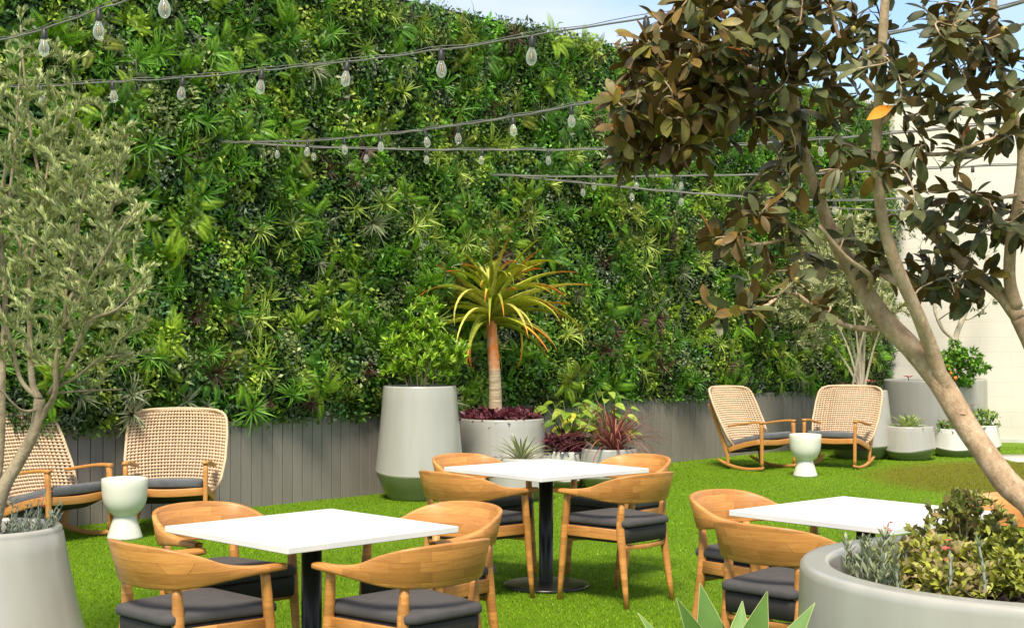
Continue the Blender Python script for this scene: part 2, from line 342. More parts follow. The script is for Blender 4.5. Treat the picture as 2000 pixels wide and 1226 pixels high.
# turf blades: nearer turf only, denser close by
def turf_blades():
    N = 520000; Y = 4.6 * (20.5 / 4.6) ** (rng.random(N) ** 1.12); X = (rng.random(N) - .5) * (2700 / F) * Y
    h = rng.uniform(.006, .017, N); th = rng.uniform(0, 6.28, N); ln = rng.normal(0, .45, (N, 2)) * h[:, None]; wd = .0011 + .00022 * Y
    a = np.stack([X - np.cos(th) * wd, Y - np.sin(th) * wd, np.full(N, .001)], 1); b = np.stack([X + np.cos(th) * wd, Y + np.sin(th) * wd, np.full(N, .001)], 1)
    c = np.stack([X + ln[:, 0], Y + ln[:, 1], h], 1); v = np.stack([a, b, c], 1).reshape(-1, 3); k = np.arange(N)[:, None] * 3 + np.arange(3)
    pal = np.array([(.12, .25, .003), (.17, .33, .005), (.23, .40, .01), (.33, .46, .05), (.09, .20, .003)]); col = pal[rng.choice(5, N, p=[.3, .34, .2, .06, .1])] * rng.uniform(.8, 1.2, (N, 1))
    pd = np.hypot(X - 6.35, (Y - 15.9) * .95) + rng.normal(0, .10, N); worn = pd < 2.45; col[worn] = np.array([(.20, .22, .008), (.155, .18, .006), (.25, .26, .015)])[rng.integers(0, 3, worn.sum())]
    col *= (1 + .10 * np.sin(X * 1.7 + 2 * np.sin(Y * .9)) + .08 * np.sin(Y * 3.1 + X * .6 + 1.5 * np.sin(X * 2.3)))[:, None]
    m = MB(); m.add(v, k, np.repeat(col, 3, 0)); return m
tag(turf_blades().build('grass', M['blade'], smooth=False), label='short artificial grass blades of the lawn', kind='stuff')

W0 = np.array([-1.72, 14.15]); WD = norm(np.array([1., 1.0586])); WN = np.array([WD[1], -WD[0]])   # wall line, facing normal
def W(s, off=0.0, z=0.0): p = W0 + WD * s + WN * off; return np.array([p[0], p[1], z])
S_END = 10.75; S_BEG = -5.6
FH = .80; TOPZ = 4.98
fe = empty('fence', W(S_BEG), 0, label='low grey vertical board fence below the living wall', cat='fence')
m = MB(); s = S_BEG; PW = .118
while s < S_END:
    e = min(s + PW - .007, S_END); h = FH + random.uniform(-.002, .002); t = .212 * random.uniform(.93, 1.07)
    a, b = W(s, .0), W(e, .0); a2, b2 = W(s, .022), W(e, .022); up = np.array([0, 0, h])
    bevel = W(s + .003, .025), W(e - .003, .025)
    v = [a, a2, bevel[0], bevel[1], b2, b]; v = np.array(v + [x + up for x in v]); n6 = 6
    f = [np.array([[i, (i + 1) % 6, 6 + (i + 1) % 6, 6 + i] for i in range(5)]), np.array([[6, 7, 8, 9, 10, 11]])]
    m.add(v, f, (t, t * .90, t * .79)); s += PW
loc = W(S_BEG); m.build('boards', M['fence'], fe, False, loc=None).location = -Vector(loc)
m = MB(); v = [W(S_BEG, -.002), W(S_END, -.002), W(S_END, -.002, FH - .02), W(S_BEG, -.002, FH - .02)]; m.add(v, np.array([[0, 1, 2, 3]]), (.02, .02, .018)); m.build('backing_rail', M['fence'], fe, False).location = -Vector(loc)

# white painted block wall
wc = np.array([5.62 + .05, 22.0]); wdir = norm(np.array([1.75, -.72])); ang = math.atan2(wdir[1], wdir[0])
m = MB(); m.add(*box((-2.5, 0, 0), (9, .25, 5.02))); bw = empty('block_wall', (wc[0], wc[1], 0), ang, label='tall cream painted block wall at the right behind the trees', cat='wall')
m.build('masonry', M['block'], bw, False)
m = MB(); m.add(*box((-2.5, -.03, 5.024), (9, .29, 5.13), .1)); m.build('coping', M['planter_white'], bw, False)
m = MB(); m.add(*box((-2.5, -.025, 0), (9, -.002, .05), .1)); m.build('skirting', M['planter_white'], bw, False)

# ---------------------------------------------------------------- living wall
lw = empty('living_wall', W(S_BEG), 0, label='tall green living wall of mixed ferns, tufts and small leaves above the grey fence', cat='living wall')
LWO = -Vector(loc)
def wl(s, off, z):   # arrays
    return np.stack([W0[0] + WD[0] * s + WN[0] * off, W0[1] + WD[1] * s + WN[1] * off, z], -1)
WN3 = np.array([WN[0], WN[1], 0]); WD3 = np.array([WD[0], WD[1], 0]); UP = np.array([0, 0, 1.])
WB = np.stack([WD3, UP, WN3], 1)     # columns: along, up, out
def wf(a):  return a @ WB.T          # local (along, up, out) -> world
m = MB(); m.add([W(S_BEG, 0, FH - .01), W(S_END, 0, FH - .01), W(S_END, 0, TOPZ), W(S_BEG, 0, TOPZ), W(S_BEG, -.3, FH - .01), W(S_END, -.3, FH - .01), W(S_END, -.3, TOPZ), W(S_BEG, -.3, TOPZ)],
      np.array([[0, 1, 2, 3], [3, 2, 6, 7], [1, 5, 6, 2], [4, 0, 3, 7], [5, 4, 7, 6]]), (.008, .014, .006)); m.build('backing', M['leafmatte'], lw, False).location = LWO
# low frequency relief of the foliage
def relief(s, z):
    return .07 * np.sin(s * 2.1 + 1.3 * np.sin(z * 1.7)) + .05 * np.sin(z * 2.7 + 1.9 * np.sin(s * 1.1)) + .03 * np.sin(s * 5.3 + z * 4.1)
PAL = {0: [(.06, .13, .012), (.09, .19, .015), (.13, .25, .02)], 1: [(.25, .36, .03), (.36, .46, .07), (.16, .27, .02)], 2: [(.18, .24, .13), (.26, .31, .19), (.11, .17, .08)],
       3: [(.03, .075, .01), (.045, .11, .015), (.07, .14, .02)], 4: [(.11, .30, .015), (.16, .38, .03), (.08, .22, .01)], 5: [(.13, .18, .04), (.30, .35, .15), (.08, .13, .025)], 6: [(.05, .13, .04), (.09, .20, .06), (.07, .17, .025)]}
NS = 2200; seeds = np.stack([rng.uniform(S_BEG, S_END, NS), rng.uniform(FH - .1, TOPZ + .1, NS)], 1); stype = rng.choice(7, NS, p=[.25, .15, .10, .17, .12, .13, .08])
seedv = rng.uniform(.65, 1.3, NS)
def small_leaves(N, pv, pf, smin, smax, sel=None):
    # more leaves nearer the camera
    u = rng.random(N); s_ = S_BEG + (S_END - S_BEG) * u ** 1.18; z_ = rng.uniform(FH - .03, TOPZ + .02, N)
    ty = np.empty(N, int); d2 = np.empty(N); sj = np.empty(N, int)
    for i in range(0, N, 4000):
        d = (s_[i:i + 4000, None] - seeds[None, :, 0]) ** 2 + ((z_[i:i + 4000, None] - seeds[None, :, 1]) * .8) ** 2
        j = d.argmin(1); sj[i:i + 4000] = j; ty[i:i + 4000] = stype[j]; d2[i:i + 4000] = d[np.arange(len(j)), j]
    pal = np.array([PAL[k] for k in range(7)]); col = pal[ty, rng.integers(0, 3, N)] * rng.uniform(.80, 1.18, (N, 1)) * seedv[sj][:, None]
    off = .11 + relief(s_, z_) + .05 * (1 - np.sqrt(d2) / .2) + rng.uniform(-.16, .045, N) + np.clip((z_ - TOPZ + .1), 0, .1) * -.6
    off = np.clip(off, .01, None) * np.clip((z_ - FH + .15) / .5, .45, 1)
    nrm = norm(rng.normal(0, .55, (N, 3)) + np.array([0, .45, 1.0])); d = norm(rng.normal(0, 1, (N, 3)) + np.array([0, -.15, .2]))
    sc_ = rng.uniform(smin, smax, N) * np.where(ty == 2, .8, 1.0)
    return inst(pv, pf, frames(wf(d), wf(nrm), sc_), wl(s_, off, z_ + rng.normal(0, .02, N)), None, col)
m = MB(); lv, lf, _ = leaf(1, .62, .3, .2, 2, .5); m.add(*small_leaves(185000, lv, lf, .028, .056)); m.build('small_leaves', M['leaf'], lw).location = LWO
m = MB(); lv, lf, _ = leaf(1, .42, .3, .35, 2, .45); m.add(*small_leaves(52000, lv, lf, .05, .085)); m.build('pointed_leaves', M['leaf'], lw).location = LWO

def fern_proto(seed, nfr=11, size=.26):
    r = np.random.default_rng(seed); mb = MB()
    for k in range(nfr):
        az_ = r.uniform(0, 2 * np.pi); L_ = size * r.uniform(.7, 1.2); a0 = r.uniform(25, 75); n_ = 24
        t = np.linspace(0.05, 1, n_); a = np.radians(a0 - (a0 + r.uniform(10, 60)) * t ** 1.3); x = np.cumsum(np.cos(a)) * L_ / n_; y = np.cumsum(np.sin(a)) * L_ / n_
        ll = .19 * L_ * np.sin(np.pi * (t * .86 + .12)) ** .8
        q, fq, _ = leaf(1, .22, .1, .15, 2, .35)
        for sgn in (-1, 1):
            d = np.stack([np.cos(a) * .55, np.full(n_, sgn * .8), np.sin(a) * .55 - .15], 1); up = np.stack([-np.sin(a), np.zeros(n_), np.cos(a)], 1)
            T = np.stack([x, np.zeros(n_), y], 1); v, f, c = inst(q, fq, frames(d, up, ll), T, None, np.repeat(np.linspace(.85, 1.25, n_)[:, None], 3, 1))
            mb.add(v @ rotz(az_).T, f, c)
        v, f = tube(np.stack([x, 0 * x, y], 1), np.linspace(.003, .0008, n_), 3, False); mb.add(v @ rotz(az_).T, f, (.8, .9, .7))
    return mb
def tuft_proto(seed, nb=30, L_=.22, wd=.012, var=0.0, a=(85, 20), nseg=4):
    r = np.random.default_rng(seed); mb = MB()
    for k in range(nb):
        a0 = r.uniform(*sorted(a)); v, f, t = blade(L_ * r.uniform(.6, 1.15), wd * r.uniform(.7, 1.3), a0, a0 - r.uniform(30, 110), nseg, .5, .2)
        c = np.ones((len(v), 3)) * r.uniform(.7, 1.2)
        if var: c[1::3] *= np.array([1 - var, 1 - var * .6, 1 - var])
        mb.add(v @ rotz(r.uniform(0, 6.28)).T, f, c)
    return mb
def flat(mb): return np.concatenate(mb.v), [np.concatenate([a for a in mb.f if a.shape[1] == k]) for k in sorted({a.shape[1] for a in mb.f})], np.concatenate(mb.c)
def rosette_place(N, spread=1.0):
    u = rng.random(N); s_ = S_BEG + .1 + (S_END - S_BEG - .2) * u; z_ = rng.uniform(FH + .08, TOPZ - .05, N)
    off = .07 + relief(s_, z_); ax = norm(rng.normal(0, .28, (N, 3)) + np.array([0, -.12, 1.0]))       # the plant's own up, pointing out of the wall and sagging
    return s_, z_, off, ax
def place(kind, N, protos, cols, smin, smax, partname, out=0.0):
    s_, z_, off, ax = rosette_place(N); o_ = np.argsort(s_); s_, z_, off, ax = s_[o_], z_[o_], off[o_], ax[o_]
    sc_ = rng.uniform(smin, smax, N); ci = rng.choice(len(cols), N, p=[c[1] for c in cols]); pi = rng.integers(0, len(protos), N)
    cg = rng.choice(len(cols), (24, 10), p=[c[1] for c in cols]); near = rng.random(N) < .6; ci = np.where(near, cg[np.clip(((s_ - S_BEG) / .75).astype(int), 0, 23), np.clip((z_ / .6).astype(int), 0, 9)], ci)
    Z = wf(ax); X = norm(np.cross(rng.normal(size=(N, 3)), Z)); Yv = np.cross(Z, X); Mx = np.stack([X, Yv, Z], -1) * sc_[:, None, None]; T = wl(s_, off + out, z_)
    pick = np.zeros(N, bool); vis = np.where(s_ > -3.9)[0][:100]; pick[vis] = True; cache = {}
    rest = MB()
    for i in range(N):
        pv, pf, pc = protos[pi[i]]; col = np.array(cols[ci[i]][0])
        if pick[i]:
            key = (pi[i], ci[i])
            if key not in cache:
                mb = MB(); mb.add(pv, pf, pc * col); o = mb.build(partname, M['leaf'], lw); cache[key] = o
            else: o = cache[key].copy(); C.objects.link(o); o.parent = lw
            mt = Matrix([list(r_) + [t_] for r_, t_ in zip(Mx[i], T[i])] + [[0, 0, 0, 1]]); mt.translation = mt.translation + LWO; o.matrix_local = mt
    for a in range(len(protos)):
        for b in range(len(cols)):
            k = np.where((pi == a) & (ci == b) & ~pick)[0]
            if len(k):
                pv, pf, pc = protos[a]; v, f, c = inst(pv, pf, Mx[k], T[k], pc * np.array(cols[b][0])); rest.add(v, f, c)
    o = rest.build(partname + '_plants', M['leaf'], lw); o['kind'] = 'stuff'; o.location = LWO
ferns = [flat(fern_proto(i, 9, .25)) for i in range(3)]
place('fern', 560, ferns, [((.14, .30, .012), .34), ((.24, .38, .02), .26), ((.07, .19, .015), .26), ((.17, .20, .02), .14)], .7, 1.35, 'fern')
tufts = [flat(tuft_proto(20 + i, 26, .25, .020, .0, (80, 8))) for i in range(2)]
place('tuft', 520, tufts, [((.36, .46, .08), .20), ((.09, .24, .02), .34), ((.15, .34, .03), .18), ((.10, .05, .035), .12), ((.20, .23, .12), .16)], .5, 1.15, 'grass_tuft', .06)
# ---------------------------------------------------------------- dining chairs
def rquad(wf_, wb, y0, y1, r, n=5):
    """outline of a rounded quad, front (y1) width wf_, back (y0) width wb"""
    cs = [(wf_ / 2 - r, y1 - r, 0), (-wf_ / 2 + r, y1 - r, 90), (-wb / 2 + r, y0 + r, 180), (wb / 2 - r, y0 + r, 270)]; out = []
    for x, y, a in cs:
        for k in range(n + 1): t = R(a + 90 * k / n); out.append((x + r * math.cos(t), y + r * math.sin(t)))
    return np.array(out)
def pad(outline, rings, dome=0.0, tilt=0.0, y0=0):
    """rings = (z, inset factor); closed top and bottom"""
    c = outline.mean(0); rows = []
    for z, k in rings:
        q = c + (outline - c) * k; rows.append(np.column_stack([q, z + tilt * (q[:, 1] - y0)]))
    n = len(outline); v = np.vstack(rows + [[[*c, rings[0][0] + tilt * (c[1] - y0)]], [[*c, rings[-1][0] + dome + tilt * (c[1] - y0)]]]); m = len(rings); j = np.arange(n); j2 = (j + 1) % n
    return v, [grid_faces(m, n), np.vstack([np.stack([j2, j, np.full(n, m * n)], 1), np.stack([(m - 1) * n + j, (m - 1) * n + j2, np.full(n, m * n + 1)], 1)])]
def make_chair():
    t = empty('dining_chair', (0, 0, 0)); tag(t, 'x', 'chair', 'wooden dining chairs around the white tables')
    half = [(.288, .235), (.290, .10), (.284, -.04), (.262, -.15), (.205, -.235), (.11, -.280), (0, -.295)]
    pl = np.array(half + [(-x, y) for x, y in half[-2::-1]]); n = len(half)
    zt = [.674, .676, .696, .738, .768, .780, .783]; zb = [.645, .643, .631, .616, .607, .604, .604]; th = [.058, .050, .036, .027, .024, .024, .024]; ln = [0, 0, .004, .014, .022, .026, .026]
    def ext(a): return np.array(a + a[-2::-1])
    dat = catmull(np.column_stack([pl, ext(zt), ext(zb), ext(th), ext(ln)]), 5)
    T = norm(np.gradient(dat[:, :2], axis=0)); N = np.stack([-T[:, 1], T[:, 0]], 1)
    N *= np.sign((N * (dat[:, :2] - [0, .1])).sum(1))[:, None]; rows = []
    e = np.ones(len(dat)); e[0] = e[-1] = .72; e[1] = e[-2] = .96
    for (x, y, a, b, w_, l_), nn, s in zip(dat, N, e):
        h = (a - b) * (.9 if s < 1 else 1); zm = (a + b) / 2; k = min(.35, .009 / min(w_, h)); w2 = w_ * s / 2; h2 = h / 2; bx, bz = min(.009, w2 * .6), min(.009, h2 * .6)
        for ox, oz in [(-w2, -h2 + bz), (-w2 + bx * .35, -h2 + bz * .35), (-w2 + bx, -h2), (w2 - bx, -h2), (w2 - bx * .35, -h2 + bz * .35), (w2, -h2 + bz), (w2, h2 - bz), (w2 - bx * .35, h2 - bz * .35), (w2 - bx, h2), (-w2 + bx, h2), (-w2 + bx * .35, h2 - bz * .35), (-w2, h2 - bz)]:
            o_ = ox + l_ * (oz / .09); rows.append((x + nn[0] * o_, y + nn[1] * o_, zm + oz))
    m = MB(); m.add(np.array(rows), [grid_faces(len(dat), 12), np.array([np.arange(12), (len(dat) - 1) * 12 + np.arange(12)[::-1]])])
    m.build('arm_back_rail', M['oak'], t)
    def leg(pts, rad):
        m = MB(); p = catmull(pts, 4); m.add(*tube(p, np.interp(np.linspace(0, 1, len(p)), np.linspace(0, 1, len(rad)), rad), 14)); m.build('leg', M['oak'], t)
    for sx in (-1, 1):
        leg([(sx * .274, .150, .648), (sx * .262, .180, .45), (sx * .255, .235, 0)], [.0195, .024, .0145])
        leg([(sx * .186, -.203, .612), (sx * .188, -.200, .43), (sx * .205, -.262, 0)], [.0185, .0275, .0145])
    m = MB()
    for sx in (-1, 1): m.add(*bar((sx * .258, .185, .425), (sx * .196, -.205, .420), .020, .062, (1, .0, 0), .16))
    m.add(*bar((-.25, .190, .425), (.25, .190, .425), .020, .058, (0, 1, 0), .16)); m.build('seat_frame', M['oak'], t)
    p = catmull([(-.190, -.215, .352), (0, -.235, .344), (.190, -.215, .352)], 5)
    m = MB(); m.add(*sweep(p, .022, .026, (0, 1, 0), .2)); m.build('stretcher', M['oak'], t)
    m = MB(); m.add(*sweep(catmull([(-.25, .185, .365), (0, .175, .360), (.25, .185, .365)], 4), .020, .024, (0, 1, 0), .2)); m.build('stretcher', M['oak'], t)
    m = MB(); o_ = rquad(.50, .375, -.245, .232, .03); m.add(*pad(o_, [(.372, .96), (.376, .99), (.455, 1), (.463, .985)])); 
    o_[:, 0] *= .985; m.build('seat', M['cushion_base'], t)
    m = MB(); o_ = rquad(.515, .405, -.262, .245, .05, 7); m.add(*pad(o_, [(.468, .93), (.469, .97), (.474, .995), (.486, 1.0), (.499, .995), (.506, .97), (.514, .90), (.519, .75), (.521, .45)], .001)); m.build('cushion', M['cushion'], t)
    return t
chair0 = make_chair(); used = [False]
def place_chair(x, y, facing, label):
    o = chair0 if not used[0] else copy_tree(chair0); used[0] = True
    o.location = (x, y, 0); o.rotation_euler = (0, 0, math.atan2(facing[1], facing[0]) - math.pi / 2); o['label'] = label
    return o

# ---------------------------------------------------------------- white tables
def make_table():
    t = empty('dining_table', (0, 0, 0)); tag(t, 'x', 'table', 'square white tables on black pedestals')
    m = MB(); m.add(*pad(rquad(.92, .92, -.46, .46, .006, 3), [(.722, .9), (.7222, .992), (.725, 1), (.747, 1), (.7495, .9965), (.75, .990)])); m.build('tabletop', M['table'], t, False)
    m = MB(); m.add(*lathe([(.0, .716), (.045, .716), (.045, .02)], 32)); m.build('column', M['black'], t)
    m = MB(); m.add(*box((-.2, -.025, .7), (.2, .025, .7215), .2)); m.add(*box((-.025, -.2, .6995), (.025, .2, .7205), .2)); m.build('bracket', M['black'], t, False)
    m = MB(); m.add(*lathe([(.001, .033), (.05, .033), (.25, .024), (.268, .02), (.272, .012), (.270, .0), (.2, .0)], 56)); m.build('base', M['black'], t)
    return t
tb = make_table(); tb2 = copy_tree(tb); tb3 = copy_tree(tb)
TC = [(-.883, 6.43, -.5), (.215, 9.22, -4.0), (1.69, 6.97, -3.5)]
for o, (x, y, r_), l in zip((tb, tb2, tb3), TC, ('square white table at the lower left with four chairs, its corner nearest the camera', 'square white table in the middle showing its round black base', 'square white table at the right, partly behind the planter with the leaning tree')):
    o.location = (x, y, 0); o.rotation_euler = (0, 0, R(45 + r_)); o['label'] = l
def around(tc, ds, spec):
    x, y, r_ = tc
    for k, l in spec:
        a = R(45 + r_ + 90 * k); d = ds.get(k, (.62, 0, 0)); dr = np.array([math.cos(a), math.sin(a)]); sd_ = np.array([-dr[1], dr[0]])
        p = np.array([x, y]) + dr * d[0] + sd_ * d[1]; a2 = a + math.pi + R(d[2]); place_chair(p[0], p[1], (math.cos(a2), math.sin(a2)), l)
# k: 0 back right, 1 back left, 2 front left, 3 front right
around(TC[0], {0: (.65, -.05, 0), 1: (.61, .05, 0), 2: (.64, .07, 1), 3: (.66, -.01, 0)}, [(0, 'wooden chair at the far right side of the lower left table, behind its corner'), (1, 'wooden chair at the far left of the lower left table'),
    (2, 'wooden chair nearest the left foreground planter, seen from behind'), (3, 'wooden chair seen from behind at the near right of the lower left table')])
around(TC[1], {0: (.66, 0, 2), 1: (.62, .0, 3), 2: (.58, .0, 3), 3: (.60, .03, 3)}, [(0, 'wooden chair on the far right side of the middle table, before the red grassy plant'), (1, 'wooden chair on the far left side of the middle table'),
    (2, 'wooden chair on the near left side of the middle table'), (3, 'wooden chair on the near right side of the middle table')])
around(TC[2], {0: (.74, -.26, 0), 1: (.61, .06, 3), 2: (.66, .06, 3)}, [(0, 'wooden chair at the far right of the right table, behind the leaning trunk'), (1, 'wooden chair with bright rim at the far left side of the right table'),
    (2, 'wooden chair seen from behind between the agave and the big right planter')])

# ---------------------------------------------------------------- woven rocking chairs
def make_rocker():
    t = empty('rocking_chair', (0, 0, 0)); tag(t, 'x', 'rocking chair', 'woven rocking chairs in front of the fence')
    X = .315; Tm = M['teak']
    for sx in (-1, 1):
        x = sx * X
        m = MB(); m.add(*sweep(catmull([(x, .015, .05), (x, .012, .30), (x, .0, .565)], 4), .034, np.linspace(.030, .042, 9), (1, 0, 0), .3)); m.build('leg', Tm, t)
        m = MB(); m.add(*sweep(catmull([(x, -.475, .045), (x, -.485, .17), (x, -.525, .27), (x, -.640, .52), (x, -.755, .76)], 4), .032, np.interp(np.linspace(0, 1, 17), [0, .45, 1], [.030, .055, .028]), (1, 0, 0), .3)); m.build('leg', Tm, t)
        m = MB(); a = np.linspace(-24, 13, 14); Rr = 1.05; p = [(x, -.20 + Rr * math.sin(R(k)), .018 + Rr - Rr * math.cos(R(k))) for k in a]; m.add(*sweep(p, .034, np.interp(np.linspace(0, 1, 14), [0, .1, .9, 1], [.018, .032, .034, .026]), (1, 0, 0), .3)); m.build('rocker', Tm, t)
        m = MB(); m.add(*sweep(catmull([(x, .028, .562), (x, -.10, .560), (x, -.28, .535), (x - sx * .0, -.46, .505)], 4), np.linspace(.045, .06, 13), .026, (1, 0, 0), .3)); m.build('armrest', Tm, t)
        m = MB(); m.add(*sweep(catmull([(x, .0, .345), (x, -.22, .300), (x, -.50, .215)], 4), .028, .060, (1, 0, 0), .2)); m.build('side_rail', Tm, t)
    m = MB(); m.add(*sweep(catmull([(-X, .0, .335), (0, .012, .322), (X, .0, .335)], 4), .030, .062, (0, 1, 0), .2)); m.build('front_rail', Tm, t); m = MB(); m.add(*bar((-X, -.50, .24), (X, -.50, .24), .03, .05, (0, 1, 0))); m.build('rear_rail', Tm, t)
    m = MB(); o_ = rquad(.58, .58, -.47, .015, .04, 5)
    m.add(*pad(o_, [(.365, .93), (.367, .98), (.375, 1), (.415, 1.0), (.430, .985), (.440, .94), (.447, .8), (.449, .5)], .001, .235, .0)); m.build('cushion', M['greycush'], t)
    m = MB(); m.add(*sweep(catmull([(0, -.01, .325), (0, -.22, .235), (0, -.47, .20)], 4), .57, .03, (1, 0, 0), .1)); m.build('seat_sling', M['cushion_base'], t)
    # the woven shell: horizontal cords with knots, open holes between
    def shell(u, v):
        Wv = np.interp(v, [0, .06, .16, .4, .7, .88, .95, .985, 1], [.300, .350, .385, .412, .415, .405, .385, .350, .31])
        x = u * Wv; z = .30 + .655 * v - .06 * u ** 2 * (1 - v) * .3 - .012 * u ** 2 * v; y = -.52 - .31 * v - .02 * np.sin(v * 3.1) + .17 * u ** 2 * (1 - .35 * v) * (x / .45) ** 2 * 1.0 + .035 * u ** 2
        return np.stack([x, y, z], -1)
    sm = MB(); NR = 25; NC = 31
    for i in range(NR):
        v = (i + .5) / NR; u = np.linspace(-1, 1, NC * 4 + 1); ph = (np.arange(len(u)) / 4 + (.5 * (i % 2) * 0)) * 2 * np.pi
        p = shell(u, np.full(len(u), v)); p[:, 2] += .0025 * np.sin(ph); k = .0108 + .0055 * np.cos(ph)
        vv, ff = tube(p, k, 6); cc = np.full((len(vv), 3), 1.0); sm.add(vv, ff, cc)
    m2 = sm
    for j in range(NC + 1):
        u = -1 + 2 * j / NC; v = np.linspace(.005, .995, 30); p = shell(np.full(30, u), v); p[:, 1] += .004 * (-1 if j % 2 else 1); m2.add(*tube(p, .0040, 5))
    m2.build('woven_back', M['cord'], t)
    m = MB(); a = np.concatenate([shell(np.full(30, 1.0), np.linspace(0, 1, 30)), shell(np.linspace(.93, -.93, 15), np.full(15, 1.0)), shell(np.full(30, -1.0), np.linspace(1, 0, 30)), shell(np.linspace(-.93, .93, 15), np.full(15, .0))])
    a = np.vstack([a, a[:1]]); m.add(*tube(a, .0125, 7, False)); m.build('rim_cord', M['cord'], t)
    return t
rk = make_rocker()
RK = [((-2.765, 11.65), (.08, -1), 'woven rocking chair facing the camera, right of the left goblet stool'),
      ((-3.33, 11.22), (.88, -.50), 'woven rocking chair at the far left edge behind the silvery olive tree'),
      ((3.10, 17.05), (.69, -.72), 'woven rocking chair left of the far goblet stool, seen from its side'),
      ((3.755, 17.25), (-.55, -.83), 'woven rocking chair right of the far goblet stool, backed by the multi-stem tree')]
for i, (p, f, l) in enumerate(RK):
    o = rk if i == 0 else copy_tree(rk); o.location = (*p, 0); o.rotation_euler = (0, 0, math.atan2(f[1], f[0]) - math.pi / 2); o['label'] = l

def make_stool():
    m = MB(); m.add(*lathe([(.0, .003), (.130, .0), (.137, .004), (.134, .02), (.118, .07), (.102, .12), (.086, .168), (.084, .175), (.098, .190), (.125, .214), (.150, .250), (.166, .292), (.173, .34), (.176, .40), (.177, .462), (.174, .468), (.168, .470), (.160, .466), (.156, .458), (.10, .455), (.0, .455)], 64))
    return m.build('goblet_stool', M['ceramic'])
s1 = make_stool(); s1.location = (-3.02, 11.38, 0); tag(s1, 'pale green ceramic goblet shaped stool between the two left rocking chairs', 'side table', 'goblet stools between the rocking chairs')
s2 = s1.copy(); C.objects.link(s2); s2.location = (3.28, 16.32, 0); s2['label'] = 'pale ceramic goblet shaped stool between the two far right rocking chairs'

# ---------------------------------------------------------------- planters
def planter(X, Y, H, rt, rm, rb, zb, label, wave=.0, ph=0, mat='planter', base='planter_green', lip=.03, rim_w=None, name='planter', sq=0.0):
    t = empty(name, (X, Y, 0), label=label, cat='planter', group='pale round planters standing on the turf')
    lw_ = rim_w or lip
    def fn(r, z, a):
        k = np.exp(-((z - zb) / (zb * .35 + .03)) ** 2); z2 = z + wave * np.cos(2 * a + ph) * np.clip(z / zb, 0, 1) * (z < H - .02) * k
        return r * (1 + sq * np.cos(4 * (a + ph))), z2
    z1 = zb + .004
    rr = lambda z: rt + (rm - rt) * np.clip((H - z) / (H - zb), 0, 1) ** 1.15
    prof = [(rm, z1)] + [(rr(z), z) for z in np.linspace(z1 + .02, H - .035, 8)] + [(rt, H - .028), (rt + .0, H - .02), (rt - .003, H - .008), (rt - .009, H - .001), (rt - .016, H + .001), (rt - .023, H + .001), (rt - lw_ + .014, H), (rt - lw_ + .008, H), (rt - lw_ + .001, H - .006), (rt - lw_ - .002, H - .02), (rt - lw_ - .01, H - .16)]
    m = MB(); m.add(*lathe(prof, 72, fn)); m.build('pot_body', M[mat], t)
    m = MB(); m.add(*lathe([(rm - .02, z1), (rm - .0015, z1), (rm - .004, zb - .012), (rb + (rm - rb) * .5, zb * .48), (rb + .006, .02), (rb - .004, .002), (rb - .05, .001)], 72, fn)); m.build('pot_base', M[base], t)
    rs = rt - lw_ - .0045; zs = H - .07; v, f = disc(0, 0, zs, rs, 40); v[:-1, 2] += rng.normal(0, .006, 40); m = MB(); m.add(v, f)
    k = 260; a = rng.uniform(0, 6.28, k); q = rs * np.sqrt(rng.random(k)) * .97; pv, pf = box((-.5, -.5, -.4), (.5, .5, .4)); mv, mf, mc = inst(pv, pf, frames(rand_dirs(k), None, rng.uniform(.008, .022, k) * rt / .4), np.stack([q * np.cos(a), q * np.sin(a), np.full(k, zs + .003)], 1)); m.add(mv, mf)
    m.build('soil', M['soil'], t, False)
    return t
PL = {}
def pp(px, Y): return (px - 1000) / F * Y
PL['tall'] = (pp(820, 14.15), 14.15, 1.09); planter(*PL['tall'][:2], 1.09, .355, .43, .31, .26, 'tall pale planter with green base holding a bright green citrus shrub', .02, .6)
PL['wide'] = (pp(980, 15.15), 15.15, .72); planter(*PL['wide'][:2], .72, .44, .49, .36, .2, 'wide pale planter with purple leaves around the tree aloe', .015, 1)
PL['small'] = (pp(1018, 14.05), 14.05, .41); planter(*PL['small'][:2], .41, .30, .315, .22, .13, 'small planter with a variegated spiky plant, behind the middle table', .01, 0, lip=.035)
PL['purple'] = (pp(1106, 15.0), 15.0, .39); planter(*PL['purple'][:2], .39, .19, .2, .14, .1, 'smallest pale planter overflowing with dark purple leaves', .01, 0, 'planter_white')
PL['red'] = (pp(1190, 14.85), 14.85, .43); planter(*PL['red'][:2], .43, .285, .305, .22, .15, 'pale planter holding the red grassy cordyline', .012, 2)
PL['agave'] = (pp(1775, 18.5), 18.5, .425); planter(*PL['agave'][:2], .425, .305, .335, .25, .13, 'low pale planter with wavy green base holding a bright agave', .022, 1.2)
PL['flower'] = (pp(1866, 19.0), 19.0, .36); planter(*PL['flower'][:2], .36, .25, .30, .24, .11, 'white planter behind the leaning trunk, with red flowers', .02, .4, 'planter_white')
PL['flare'] = (pp(1921, 19.9), 19.9, .345); planter(*PL['flare'][:2], .345, .19, .235, .20, .06, 'flared white planter nearest the block wall with small red flowers', .02, 0, 'planter_white', sq=.02)
PL['big'] = (pp(1815, 20.3), 20.3, .95); planter(*PL['big'][:2], .95, .62, .64, .55, .2, 'big dark grey round planter with pale rim under the orange tree', 0, 0, 'planter_dark')
PL['behind'] = (pp(1878, 20.7), 20.7, .95); planter(*PL['behind'][:2], .95, .35, .36, .3, .2, 'grey round planter against the block wall holding the bare pale tree', 0, 0, 'planter')
